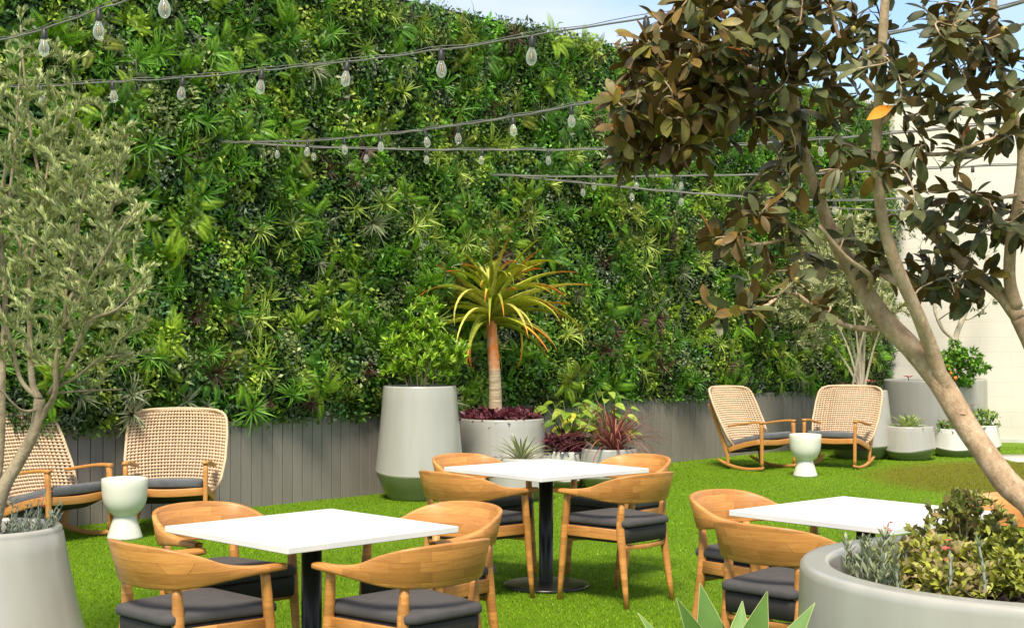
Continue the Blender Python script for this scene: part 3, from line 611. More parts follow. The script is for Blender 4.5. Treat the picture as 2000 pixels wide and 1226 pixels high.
PL['stems'] = (pp(1682, 18.7), 18.7, .87); planter(*PL['stems'][:2], .87, .33, .42, .30, .18, 'pale tapered planter behind the right rocking chair holding the multi-stem tree', .015, 0)
PL['left'] = (pp(-22, 6.8), 6.8, .70); planter(*PL['left'][:2], .70, .33, .44, .34, .16, 'pale planter in the left foreground holding the silvery olive tree', .02, 0, lip=.035)
PL['right'] = (pp(2050, 4.16), 4.16, .935); planter(*PL['right'][:2], .935, .70, .72, .60, .2, 'big pale round planter in the right foreground with thick rim and mixed shrubs', .02, 0, rim_w=.085)
PL['front'] = (pp(1420, 3.15), 3.15, .76); planter(*PL['front'][:2], .76, .17, .2, .16, .15, 'planter below the bottom edge holding the foreground agave', .01, 0)
# ---------------------------------------------------------------- string lights
def string_light(px_pts, bulbs, label, cr_=.0038, bs=1.0, tilt=()):
    """cable through picture points (px, py, depth); bulbs: px along the cable"""
    p3 = np.array([P(*q) for q in px_pts]); path = catmull(p3, 8); t = empty('string_light', p3[0], label=label, cat='string light', group='string lights strung above the terrace'); loc = p3[0]
    ppx = path[:, 0] / path[:, 1] * F + 1000; o_ = np.argsort(ppx); m = MB()
    d = np.cumsum(np.r_[0, np.linalg.norm(np.diff(path, axis=0), axis=1)]); wv = np.interp(np.arange(0, d[-1], .12), d, np.arange(len(path)))
    q = np.stack([np.interp(wv, np.arange(len(path)), path[:, k]) for k in range(3)], 1); q[1:-1, 2] += rng.normal(0, .0022, len(q) - 2)
    m.add(*tube(q, cr_, 6)); q2 = q.copy(); q2[:, 2] += .011 + .004 * np.sin(np.arange(len(q)) * 1.3); m.add(*tube(q2, cr_ * .45, 4)); m.build('cable', M['cable'], t).location = -Vector(loc)
    for i, b in enumerate(bulbs):
        c = np.array([np.interp(b, ppx[o_], path[o_, k]) for k in range(3)])
        off = c - loc; rt_ = (random.uniform(-.12, .12), random.uniform(-.14, .14), random.uniform(0, 3))
        if 'proto' not in BULB:
            m = MB(); m.add(*lathe([(.001, .004), (.013, .004), (.0135, -.012), (.0165, -.016), (.0175, -.052), (.0165, -.056), (.001, -.056)], 14)); m.add(*tube([(0, 0, .012), (0, 0, .004)], .006, 8)); so_ = m.build('socket', M['socket'], t)
            m = MB(); m.add(*lathe([(.0125, -.052), (.0135, -.062), (.018, -.074), (.0255, -.092), (.0285, -.108), (.0275, -.124), (.021, -.139), (.011, -.148), (.001, -.151)], 18)); bo = m.build('bulb', M['bulb'], t)
            m = MB(); m.add(*tube([(0, 0, -.058), (0, 0, -.085)], .003, 5)); m.add(*tube([(-.006, 0, -.085), (-.007, 0, -.115), (0, .002, -.122), (.006, 0, -.112), (.005, 0, -.085)], .0014, 4)); fo = m.build('filament', M['filament'], bo)
            BULB['proto'] = (so_, bo, fo)
        else:
            so_, bo, fo = [x.copy() for x in BULB['proto']]
            for x in (so_, bo, fo): C.objects.link(x)
            so_.parent = bo.parent = t; fo.parent = bo
        for x in (so_, bo): x.location = off; x.rotation_euler = rt_; x.scale = (bs * .77,) * 3
BULB = {}
string_light([(-60, 95, 6.4), (75, 60, 6.0), (190, 20, 5.6), (260, -4, 5.3), (330, -32, 5.1), (420, -75, 4.8)], [87, 193, 318, 400], 'string light nearest the camera in the top left corner')
string_light([(-420, 150, 9.8), (-120, 163, 9.0), (35, 170, 8.6), (220, 160, 8.0), (360, 152, 7.5), (510, 138, 7.0), (680, 120, 6.6), (860, 98, 6.1), (1040, 70, 5.7), (1260, 36, 5.2), (1370, 14, 5.0), (1500, -20, 4.8), (1800, -95, 4.3), (2300, -220, 3.8)], [-70, 80, 219, 358, 512, 679, 862, 1040, 1262], 'long string light rising across the top of the living wall')
string_light([(430, 279, 12.9), (600, 276, 11.6), (680, 270, 11.0), (830, 254, 10.0), (1000, 229, 9.0), (1115, 208, 8.4), (1240, 182, 7.8), (1380, 150, 7.2), (1600, 100, 6.6), (2000, 5, 5.8), (2500, -120, 5.0)], [601, 673, 743, 830, 895, 1002, 1116, 1205], 'string light sloping up to the ficus below the long top string', .0065, 1.05)
string_light([(470, 279, 13.0), (620, 288, 12.6), (835, 293, 12.0), (1070, 293, 11.4), (1300, 290, 10.8), (1480, 281, 10.4), (1700, 265, 9.8), (2100, 225, 8.6), (2700, 150, 7.2)], [543, 612, 717, 835, 943, 1071, 1190, 1330, 1600, 2100, 2350], 'nearly level string light across the middle of the living wall', .007, 1.0)
string_light([(960, 343, 15.5), (1160, 346, 15.0), (1410, 343, 14.2), (1640, 338, 13.6), (1800, 330, 13), (2200, 312, 12), (2900, 275, 10.5)], [1158, 1241, 1330, 1560, 1900, 2150, 2400], 'thin level string light below the middle one', .008, 1.15)
string_light([(1010, 345, 15.5), (1180, 362, 14.8), (1370, 379, 14.2), (1620, 392, 13.8), (1800, 388, 13.4), (2050, 385, 13), (2500, 375, 11.8), (3000, 360, 10.6)], [1139, 1232, 1330, 1628, 1769, 1893, 2150, 2350], 'string light dropping right across the cream wall', .008, 1.15)
string_light([(1480, 398, 19.2), (1600, 406, 18.4), (1800, 412, 17.4), (2050, 413, 16.4), (2500, 410, 15), (3000, 400, 13.5)], [1660, 1830, 1960], 'lowest thin string light in front of the block wall', .008, 1.1)

# ---------------------------------------------------------------- tree tools
def limb(pts, r0, r1, n=5, pw=1.0): p = catmull(pts, n); t = np.linspace(0, 1, len(p)); return p, r0 + (r1 - r0) * t ** pw
def twigs(limbs, tips, r0=.006, r1=.0015, bend=.25, up=.3, nseg=6, nn=5, minup=-1.0, rfix=None, lowbias=0.0):
    """a curved twig from the nearest limb point to every tip; earlier twigs can carry later ones"""
    LP = np.concatenate([l[0] for l in limbs]); LT = np.concatenate([norm(np.gradient(l[0], axis=0)) for l in limbs]); LR = np.concatenate([l[1] for l in limbs]); out = []; m = MB()
    order = np.argsort([np.min(np.linalg.norm(LP - t, axis=1)) for t in tips])
    for i in order:
        t = tips[i]; d = np.linalg.norm(LP - t, axis=1) + lowbias * np.maximum(0, LP[:, 2] - t[2] + .03) * 3; j = d.argmin(); a = LP[j]; D = np.linalg.norm(t - a)
        if D < .02: continue
        c = a + LT[j] * D * bend + np.array([0, 0, up * D * .5]) + rng.normal(0, .07 * D, 3) + (t - a) * .35; s = np.linspace(0, 1, nseg)[:, None]
        p = (1 - s) ** 2 * a + 2 * s * (1 - s) * c + s ** 2 * t; p[1:-1] += rng.normal(0, .012 * D, (nseg - 2, 3)); rr = min(r0 * (D / .3) ** .6, LR[j] * .8, r0 * 2.2)
        rad = np.linspace(rr, r1, nseg); m.add(*tube(p, rad, nn, False)); out.append(p)
        LP = np.vstack([LP, p[1:]]); LT = np.vstack([LT, norm(np.gradient(p, axis=0))[1:]]); LR = np.r_[LR, rad[1:]]
    return out, m
def blob(px, py, rx, ry, Y, ry_, n):
    q = rng.normal(0, .5, (n, 3)); q = q / np.maximum(1, np.linalg.norm(q, axis=1, keepdims=True) / 1.05)
    return np.array([P(px + a * rx, py + b * ry, Y + c * ry_) for a, b, c in q])
def leaves_on(paths, per, span, L0, L1, pv, pf, pal, spread=.9, tipup=None, upw=.3, pc=None):
    T = []; D = []
    for p in paths:
        seg = norm(np.gradient(p, axis=0)); k = max(1, int(rng.normal(per, per * .2))); s = 1 - span * rng.random(k) ** 1.3
        x = s * (len(p) - 1); i = np.clip(x.astype(int), 0, len(p) - 2); f = (x - i)[:, None]; T.append(p[i] * (1 - f) + p[i + 1] * f)
        D.append(norm(seg[i] * 1.0 + rng.normal(0, spread, (k, 3)) + np.array([0, 0, upw])))
    T = np.concatenate(T); D = np.concatenate(D); N = len(T); pal = np.array(pal); col = pal[rng.integers(0, len(pal), N)] * rng.uniform(.75, 1.25, (N, 1))
    nrm = norm(rng.normal(0, .6, (N, 3)) + np.array([0, -.2, .8]))
    return inst(pv, pf, frames(D, nrm, rng.uniform(L0, L1, N)), T, pc, col)
def knotty(p, r, n=12, amp=.07, flare=.0):
    """trunk tube with lumps"""
    v, f = tube(p, r, n, True); m_ = len(p); k = v[:m_ * n].reshape(m_, n, 3); c = p[:, None]; an = np.arange(n) / n * 2 * np.pi; z = np.arange(m_)[:, None]
    w_ = 1 + amp * (np.sin(an * 2 + z * .5) * .5 + np.sin(an * 3 - z * .8 + 1) * .4 + rng.normal(0, .25, (m_, n)))
    k = c + (k - c) * w_[..., None]; v[:m_ * n] = k.reshape(-1, 3); return v, f

# ---------------------------------------------------------------- the ficus in the right foreground planter
def ficus():
    root = np.array([PL['right'][0], PL['right'][1], .86]); t = empty('ficus_tree', root, label='leaning ficus tree with large brown-backed leaves filling the upper right', cat='tree'); off = -Vector(root)
    A = [root + (.04, .02, -.05), P(2030, 1010, 4.18), P(1965, 940, 4.22), P(1900, 850, 4.25), P(1835, 745, 4.28), P(1790, 690, 4.3), P(1720, 615, 4.34), P(1660, 520, 4.36), P(1622, 450, 4.36), P(1600, 385, 4.35)]
    LA = catmull(A, 6); rA = np.interp(np.linspace(0, 1, len(LA)), [0, .1, .3, .5, .6, .8, 1], [.052, .040, .035, .034, .032, .024, .017])
    L = [(LA, rA)]
    L.append(limb([P(1600, 390, 4.35), P(1575, 320, 4.33), P(1552, 230, 4.3), P(1548, 120, 4.25), P(1556, 30, 4.2), P(1560, -80, 4.2), P(1545, -230, 4.2)], 0.0187, 0.0119))
    L.append(limb([P(1862, 795, 4.27), P(1838, 735, 4.26), P(1818, 680, 4.23), P(1795, 620, 4.18), P(1768, 560, 4.15), P(1740, 490, 4.12), P(1722, 420, 4.1), P(1712, 330, 4.08), P(1714, 230, 4.05), P(1722, 120, 4.0), P(1730, -10, 3.95), P(1750, -160, 3.95)], 0.0230, 0.0110))
    L.append(limb([P(1768, 560, 4.15), P(1730, 540, 4.25), P(1690, 510, 4.4), P(1640, 490, 4.5)], 0.0115, 0.0059))
    L.append(limb([P(1575, 320, 4.33), P(1540, 260, 4.35), P(1495, 215, 4.35), P(1440, 185, 4.3), P(1390, 190, 4.28), P(1320, 205, 4.2)], 0.0144, 0.0068))
    L.append(limb([P(1552, 230, 4.3), P(1520, 175, 4.25), P(1470, 135, 4.2), P(1410, 130, 4.15), P(1350, 140, 4.1)], 0.0115, 0.0059))
    L.append(limb([P(1552, 130, 4.25), P(1500, 90, 4.2), P(1450, 30, 4.15), P(1400, -10, 4.1)], 0.0094, 0.0051))
    L.append(limb([P(1440, 185, 4.3), P(1400, 245, 4.25), P(1340, 290, 4.2), P(1280, 310, 4.15), P(1240, 290, 4.12)], 0.0079, 0.0043))
    L.append(limb([P(1600, 385, 4.35), P(1560, 330, 4.4), P(1500, 330, 4.5), P(1450, 380, 4.5)], 0.0072, 0.0043))
    L.append(limb([P(1660, 520, 4.36), P(1600, 520, 4.35), P(1545, 470, 4.3), P(1500, 475, 4.25), P(1440, 480, 4.2)], 0.0086, 0.0043))
    L.append(limb([P(1712, 645, 4.34), P(1650, 635, 4.3), P(1590, 600, 4.2), P(1540, 570, 4.15), P(1490, 600, 4.1), P(1425, 610, 4.05)], 0.0094, 0.0043))
    L.append(limb([P(1690, 575, 4.34), P(1700, 540, 4.25), P(1650, 500, 4.15), P(1600, 440, 4.1)], 0.0086, 0.0051))
    # second stem rising beside the first, leaning left then right
    B = [root + (.30, .12, -.05), P(2120, 900, 4.35), P(2060, 760, 4.4), P(2015, 670, 4.42), P(1990, 620, 4.42)]
    L.append(limb(B, .040, .026)); L.append(limb([P(1992, 622, 4.42), P(1955, 575, 4.45), P(1895, 528, 4.48), P(1840, 475, 4.5), P(1800, 440, 4.5), P(1770, 400, 4.5)], 0.0245, 0.0119))
    L.append(limb([P(1985, 600, 4.42), P(1972, 545, 4.4), P(1975, 470, 4.35), P(1990, 380, 4.3), P(1995, 280, 4.25), P(1960, 160, 4.2), P(1940, 20, 4.15), P(1950, -150, 4.15)], 0.0202, 0.0102))
    L.append(limb([P(1714, 250, 4.05), P(1760, 200, 4.1), P(1830, 120, 4.1), P(1860, 30, 4.1)], 0.0086, 0.0051)); L.append(limb([P(1990, 380, 4.3), P(1920, 390, 4.2), P(1870, 365, 4.1)], 0.0058, 0.0034))
    L.append(limb([P(1718, 300, 4.07), P(1780, 300, 4.05), P(1850, 300, 4.0), P(1940, 270, 3.95)], 0.0072, 0.0043)); L.append(limb([P(1975, 470, 4.35), P(2020, 400, 4.3), P(2080, 250, 4.3)], 0.0086, 0.0043))
    L.append(limb([P(1712, 180, 4.05), P(1650, 100, 4.1), P(1620, 10, 4.1)], 0.0079, 0.0043)); L.append(limb([P(1895, 528, 4.48), P(1860, 560, 4.4), P(1810, 555, 4.35)], 0.0072, 0.0043))
    m = MB()
    for p, r in L[:1]: m.add(*knotty(p, r, 22, .035))
    for p, r in L[1:]: m.add(*knotty(p, r, 12, .05))
    for _ in range(16):          # knots
        i = rng.integers(8, len(LA) - 6); d = norm(rng.normal(size=3) + np.array([0, -1.2, 0])); c = LA[i] + d * rA[i] * .72; rr = rA[i] * rng.uniform(.25, .42)
        v, f = lathe([(0.001, rr * .55), (rr * .35, rr * .62), (rr * .6, rr * .5), (rr, 0), (rr * 1.1, -rr)], 12); v = v @ frames(norm(rng.normal(size=3))[None], d[None], 1)[0].T + c; m.add(v, f)
    tips = np.concatenate([blob(*b) for b in [
        (1330, 110, 120, 90, 4.15, .35, 72), (1290, 215, 110, 75, 4.15, .3, 58), (1440, 90, 90, 110, 4.2, .35, 42), (1430, 215, 110, 60, 4.25, .3, 26), (1320, 300, 90, 45, 4.15, .25, 14), (1385, 20, 100, 60, 4.15, .3, 16),
        (1235, 290, 45, 40, 4.1, .15, 6), (1560, 50, 100, 90, 4.2, .3, 24), (1620, 160, 90, 90, 4.2, .3, 16), (1530, 270, 60, 70, 4.3, .25, 10), (1560, 350, 60, 50, 4.3, .2, 8), (1480, 410, 80, 45, 4.2, .2, 9), (1420, 470, 55, 40, 4.2, .2, 8),
        (1650, 330, 60, 70, 4.15, .25, 7), (1690, 60, 80, 80, 4.05, .25, 18), (1780, 150, 80, 80, 4.05, .25, 14), (1850, 50, 90, 80, 4.05, .3, 20), (1940, 120, 90, 90, 4.1, .3, 20), (1880, 230, 90, 60, 4.05, .25, 9), (1970, 250, 70, 60, 4.1, .2, 8),
        (1790, 310, 80, 60, 4.05, .25, 10), (1860, 380, 60, 40, 4.1, .2, 4), (1740, 400, 60, 50, 4.1, .2, 5), (1900, 450, 110, 55, 4.4, .25, 20), (1960, 420, 60, 60, 4.35, .2, 9), (1730, 500, 60, 60, 4.2, .25, 5), (1800, 545, 70, 35, 4.4, .2, 16), (1870, 555, 70, 40, 4.42, .2, 16),
        (1600, 470, 70, 40, 4.2, .2, 4), (1540, 550, 60, 40, 4.15, .15, 4), (1400, 600, 30, 30, 4.05, .1, 3), (1465, 610, 40, 35, 4.05, .1, 4), (1615, 590, 20, 50, 4.1, .1, 3), (2080, 150, 90, 160, 4.2, .4, 20), (2060, 420, 60, 90, 4.3, .3, 10), (1480, 520, 60, 30, 4.2, .1, 4), (1550, -120, 100, 80, 4.2, .35, 15), (1750, -120, 100, 80, 4.0, .35, 15), (1950, -110, 100, 80, 4.15, .35, 15), (1400, -70, 90, 60, 4.15, .3, 16), (1550, -230, 50, 50, 4.2, .2, 8), (1750, -180, 50, 40, 4.0, .2, 8), (1950, -170, 50, 40, 4.15, .2, 8)]])
    paths, tm = twigs(L, tips, .0056, .0026, .25, .15, 6, 5); m.v += tm.v; m.f += [a + m.n for a in tm.f]; m.c += tm.c; m.n += tm.n
    m2 = MB()
    for k in range(len(m.v)): pass
    m.build('trunk', M['bark_ficus'], t).location = off
    lv, lf, tt = leaf(1, .43, .16, .22, 6, .54, .58); T = []; D = []; S = []
    for p in paths:
        d = norm(p[-1] - p[-2]); k = rng.integers(4, 9)
        for i in range(k):
            back = rng.random() * .07; q = p[-1] - d * back; a = norm(d * rng.uniform(.3, 1.0) + rng.normal(0, .62, 3) + np.array([0, 0, -.08])); T.append(q + a * .006); D.append(a); S.append(rng.uniform(.048, .082))
    T = np.array(T); D = np.array(D); S = np.array(S); N = len(T); px = T[:, 0] / T[:, 1] * F + 1000; py = 650 - (T[:, 2] - 1.6) / T[:, 1] * F
    brown = np.clip((1560 - px) / 250, .05, 1); k = rng.random(N)
    pal = np.array([(.075, .085, .03), (.10, .11, .042), (.15, .16, .075), (.06, .062, .022), (.12, .095, .028)]); pal2 = np.array([(.15, .092, .018), (.115, .068, .014), (.18, .14, .022), (.09, .053, .012), (.11, .105, .022)])
    col = np.where((k < brown * .92)[:, None], pal2[rng.integers(0, 5, N)], pal[rng.integers(0, 5, N)]) * rng.uniform(.8, 1.25, (N, 1))
    rare = rng.random(N) < .005; col[rare] = (.45, .14, .02)
    nrm = norm(rng.normal(0, .55, (N, 3)) + np.array([0, -.35, .85])); mb = MB(); v, f, c = inst(lv, lf, frames(D, nrm, S), T, None, col); mb.add(v, f, c); mb.build('crown', M['ficus'], t).location = off
    # the single bright orange leaf
    v, f, _ = leaf(.085, .40, .15, .2, 5, .5); mb = MB(); q = P(1693, 234, 3.95); fr = frames(np.array([[.9, 0, .55]]), np.array([[0, -1, .3]]))[0]; mb.add(v @ fr.T + q, f, (.85, .30, .015)); o = mb.build('turning_leaf', M['petal'], t); o.location = off; o['label'] = 'single bright orange leaf'
    # figs
    v, f = lathe([(.001, .011), (.005, .0105), (.0085, .007), (.0105, 0), (.0085, -.007), (.004, -.0105), (.001, -.011)], 10); mb = MB(); mb.add(v, f); f0 = mb.build('fig', M['fig'], t); first = True
    for i in rng.choice(len(paths), 85, replace=False):
        p = paths[i]; o = f0 if first else f0.copy()
        if not first: C.objects.link(o); o.parent = t
        first = False; o.location = Vector(p[-2] * .4 + p[-1] * .6 + rng.normal(0, .012, 3)) + off; o.scale = (rng.uniform(.7, 1.1),) * 3
ficus()

# ---------------------------------------------------------------- silvery olive, left foreground
def olive():
    Y = 6.8; root = np.array([PL['left'][0], Y, .62]); t = empty('olive_tree', root, label='silvery olive tree with fine leaves in the left foreground planter', cat='tree'); off = -Vector(root); L = []
    L.append(limb([root + (-.01, 0, -.05), P(5, 960, Y), P(38, 898, Y), P(68, 840, Y), P(77, 779, Y)], .034, .024))
    L.append(limb([root + (-.05, .04, -.05), P(-8, 950, 6.9), P(2, 850, 6.9), P(6, 700, 6.9), P(10, 560, 6.9), P(0, 420, 6.9), P(20, 260, 6.9)], .024, .006))
    for pts, a in [([(68, 835, Y), (90, 800, Y), (108, 765, 6.75), (110, 700, 6.7), (125, 640, 6.7), (130, 560, 6.7), (150, 470, 6.7), (170, 330, 6.7)], .016), ([(77, 780, Y), (62, 740, 6.85), (58, 640, 6.9), (60, 520, 6.9), (85, 380, 6.9), (110, 220, 6.9)], .018),
                   ([(77, 780, Y), (40, 740, 6.85), (20, 660, 6.8), (-20, 540, 6.8), (-60, 380, 6.8)], .013), ([(95, 770, Y), (140, 700, 6.7), (175, 628, 6.6), (228, 604, 6.55), (270, 560, 6.5)], .012), ([(100, 762, Y), (150, 735, 6.75), (196, 702, 6.7), (262, 690, 6.7)], .009),
                   ([(105, 768, Y), (160, 763, 6.8), (238, 760, 6.9)], .006), ([(125, 640, 6.7), (170, 560, 6.6), (220, 470, 6.5), (265, 410, 6.5)], .010), ([(128, 600, 6.7), (190, 480, 6.8), (225, 380, 6.8), (225, 270, 6.8)], .010), ([(60, 520, 6.9), (20, 420, 7.0), (30, 280, 7.0), (40, 120, 7.0)], .010), ([(85, 380, 6.9), (60, 260, 6.9), (45, 120, 6.9), (40, 50, 6.9)], .008),
                   ([(77, 800, Y), (40, 800, 6.7), (0, 760, 6.6), (-60, 700, 6.5)], .008)]:
        L.append(limb([P(*q) for q in pts], a, .0035))
    m = MB()
    for p, r in L: m.add(*knotty(p, r, 10, .06))
    tips = np.concatenate([blob(*b) for b in [(60, 480, 170, 190, 6.8, .5, 270), (150, 400, 130, 130, 6.75, .4, 165), (200, 560, 110, 110, 6.7, .35, 100), (60, 620, 150, 90, 6.8, .4, 70), (110, 260, 120, 110, 6.85, .4, 80), (40, 180, 110, 110, 6.9, .4, 55), (215, 300, 55, 90, 6.75, .3, 34), (270, 430, 40, 50, 6.6, .2, 18), (250, 690, 40, 30, 6.75, .15, 10),
              (40, 60, 20, 40, 6.9, .1, 6), (-60, 400, 80, 250, 6.8, .4, 70), (160, 690, 90, 50, 6.75, .25, 14), (270, 560, 40, 60, 6.6, .2, 14), (110, 120, 60, 60, 6.85, .2, 10)]])
    paths, tm = twigs(L, tips, .0028, .0010, .30, .20, 6, 4, lowbias=2.2); m.v += tm.v; m.f += [a + m.n for a in tm.f]; m.c += tm.c; m.n += tm.n; m.build('trunk', M['bark_olive'], t).location = off
    lv, lf, _ = leaf(1, .22, .2, .12, 2, .55); mb = MB(); mb.add(*leaves_on(paths, 48, .9, .026, .046, lv, lf, [(.30, .35, .10), (.40, .45, .18), (.22, .26, .06), (.48, .52, .25), (.36, .40, .12)], .30, upw=.6)); mb.build('crown', M['olive'], t).location = off
M['olive'] = leafmat('olive_leaf', .5, .2, back=(.46, .49, .28), var=.2, backmix=.7)
olive()

# ---------------------------------------------------------------- trees at the far right
def multi_stem():
    X, Y, H = PL['stems']; root = np.array([X, Y, H - .1]); t = empty('multi_stem_tree', root, label='pale multi-stem tree with wispy grey-green crown behind the right rocking chair', cat='tree'); off = -Vector(root); L = []
    for i, (x1, y1) in enumerate([(1560, 520), (1600, 480), (1640, 470), (1665, 440), (1700, 480), (1730, 520), (1755, 560), (1590, 560), (1690, 540), (1540, 600)]):
        b = root + (rng.normal(0, .05), rng.normal(0, .05), 0); k = P(x1, y1, Y + rng.normal(0, .35)); mid = b * .55 + k * .45 + ((k[0] - b[0]) * -.12, 0, .06); L.append(limb([b, mid, k], .019, .005, 6))
    m = MB()
    for p, r in L: m.add(*tube(p, r, 7, False, .05))
    tips = np.concatenate([blob(*b) for b in [(1640, 560, 110, 75, Y, .5, 190), (1590, 600, 80, 50, Y, .4, 70), (1700, 600, 70, 60, Y, .4, 70), (1620, 500, 80, 50, Y, .4, 60), (1660, 470, 60, 60, Y, .4, 40), (1540, 610, 40, 30, Y, .3, 16), (1720, 640, 40, 30, Y, .3, 16), (1590, 655, 60, 20, Y, .3, 14)]])
    paths, tm = twigs(L, tips, .0042, .002, .4, .4, 6, 3, lowbias=.8); m.v += tm.v; m.f += [a + m.n for a in tm.f]; m.c += tm.c; m.n += tm.n; m.build('trunk', M['bark_pale'], t).location = off
    lv, lf, _ = leaf(1, .2, .2, .1, 2, .5); mb = MB(); mb.add(*leaves_on(paths, 60, .95, .06, .10, lv, lf, [(.36, .38, .14), (.46, .47, .22), (.28, .31, .10), (.52, .52, .30)], .5)); mb.build('crown', M['olive'], t).location = off
multi_stem()
def bare_tree():
    X, Y, H = PL['behind']; root = np.array([X, Y, H - .1]); t = empty('bare_tree', root, label='sparse pale tree with thick bare branches above the orange tree', cat='tree'); off = -Vector(root); L = []
    L.append(limb([root, P(1862, 700, Y), P(1868, 655, Y), P(1890, 600, Y), P(1915, 560, Y), P(1930, 500, Y)], .05, .03)); L.append(limb([P(1866, 665, Y), P(1840, 640, Y), P(1825, 600, Y), P(1830, 560, Y), P(1800, 500, Y)], .03, .018))
    L.append(limb([P(1880, 625, Y), P(1900, 620, Y), P(1925, 600, 20.4), P(1945, 570, 20.4)], .014, .006)); L.append(limb([P(1832, 625, Y), P(1862, 605, 20.4), P(1895, 590, 20.4)], .012, .006)); L.append(limb([P(1830, 600, Y), P(1790, 560, Y), P(1780, 500, Y)], .02, .012)); L.append(limb([P(1900, 590, Y), P(1880, 540, Y), P(1850, 480, Y)], .018, .01))
    m = MB()
    for p, r in L: m.add(*tube(p, r, 8, False, .04))
    tips = np.concatenate([blob(*b) for b in [(1915, 600, 35, 25, 20.5, .3, 9), (1870, 605, 25, 20, 20.5, .2, 5), (1840, 520, 50, 40, 20.6, .4, 14), (1800, 430, 70, 40, 20.6, .4, 40), (1900, 500, 50, 40, 20.6, .4, 12)]]); paths, tm = twigs(L, tips, .006, .003, .3, .2, 5, 4); m.v += tm.v; m.f += [a + m.n for a in tm.f]; m.c += tm.c; m.n += tm.n; m.build('trunk', M['bark_pale'], t).location = off
    lv, lf, _ = leaf(1, .34, .2, .1, 2, .5); mb = MB(); mb.add(*leaves_on(paths, 7, .4, .06, .10, lv, lf, [(.07, .11, .05), (.11, .14, .07), (.16, .19, .11)], .7)); mb.build('crown', M['leaf'], t).location = off
bare_tree()
def orange_tree():
    X = pp(1850, 19.9); root = np.array([X, 19.9, .86]); t = empty('orange_tree', root, label='small rounded orange tree with glossy green leaves beside the leaning trunk', cat='tree'); off = -Vector(root)
    L = [limb([root, P(1853, 760, 19.9), P(1857, 735, 19.9), P(1862, 715, 19.9)], .016, .01), limb([P(1857, 735, 19.9), P(1885, 722, 19.8), P(1915, 712, 19.8)], .008, .004), limb([P(1862, 715, 19.9), P(1850, 695, 19.9), P(1862, 680, 19.9)], .008, .004)]
    m = MB(); [m.add(*tube(p, r, 8)) for p, r in L]; tips = np.concatenate([blob(1870, 705, 46, 36, 19.8, .38, 120), blob(1912, 716, 26, 16, 19.75, .2, 22), blob(1880, 742, 24, 12, 19.8, .25, 18)])
    paths, tm = twigs(L, tips, .004, .002, .2, .2, 5, 3); m.v += tm.v; m.f += [a + m.n for a in tm.f]; m.c += tm.c; m.n += tm.n; m.build('trunk', M['bark_olive'], t).location = off
    lv, lf, _ = leaf(1, .46, .2, .2, 2, .5); mb = MB(); mb.add(*leaves_on(paths, 13, .55, .055, .085, lv, lf, [(.07, .20, .015), (.12, .30, .02), (.20, .38, .03), (.05, .14, .015)], .8)); mb.build('crown', M['leaf'], t).location = off
    v, f = lathe([(.001, .033), (.018, .028), (.030, .014), (.033, 0), (.030, -.014), (.018, -.028), (.001, -.033)], 12); mb = MB(); mb.add(v, f); f0 = mb.build('orange', M['fruit'], t)
    for i, (a, b) in enumerate([(1856, 728), (1866, 738), (1852, 716)]):
        o = f0 if i == 0 else f0.copy()
        if i: C.objects.link(o); o.parent = t
        o.location = Vector(P(a, b, 19.46)) + off; o.scale = (.8,) * 3
orange_tree()
# ---------------------------------------------------------------- potted plants
def plant(key, name, label, parts, cat='plant', dz=.075, dx=0, dy=0, loc=None):
    """parts: list of (part name, MB in local coordinates, material)"""
    if loc is None: X, Y, H = PL[key]; loc = (X + dx, Y + dy, H - dz)
    if len(parts) == 1: o = parts[0][1].build(name, M[parts[0][2]]); o.location = loc; return tag(o, label, cat)
    t = empty(name, loc, label=label, cat=cat)
    for n_, mb, mt in parts: mb.build(n_, M[mt], t)
    return t
def rosette(n, L0, L1, wd, a_in, a_out, cols, droop=(10, 40), nseg=7, tip=None, edge=None, chan=.2, pk=0, taper=.6, wbase=1.0, h=.02, az0=0, rimc=None):
    mb = MB()
    for i in range(n):
        t = i / max(1, n - 1); a0 = a_in + (a_out - a_in) * t + rng.normal(0, 5); Ln = L0 + (L1 - L0) * t; Ln *= rng.uniform(.85, 1.12)
        v, f, u = blade(Ln, wd * rng.uniform(.8, 1.15), a0, a0 - rng.uniform(*droop), nseg, taper, chan, wbase, pk); c = np.array(cols[rng.integers(len(cols))]) * rng.uniform(.85, 1.15); cc = np.repeat(c[None], len(v), 0)
        if tip is not None: k = np.clip((u - .62) / .38, 0, 1)[:, None]; cc = cc * (1 - k) + np.array(tip) * k
        if edge is not None: cc[0::3] = edge; cc[2::3] = edge
        rm_ = rotz(i * 2.39996 + az0 + rng.normal(0, .12)).T; sh = np.array([0, 0, h * (1 - t)]); mb.add(v @ rm_ + sh, f, cc)
        if rimc is not None:
            for k in (0, 2): mb.add(*tube(v[k::3] @ rm_ + sh, np.linspace(.0018, .0008, nseg + 1), 4, False), rimc)
    return mb
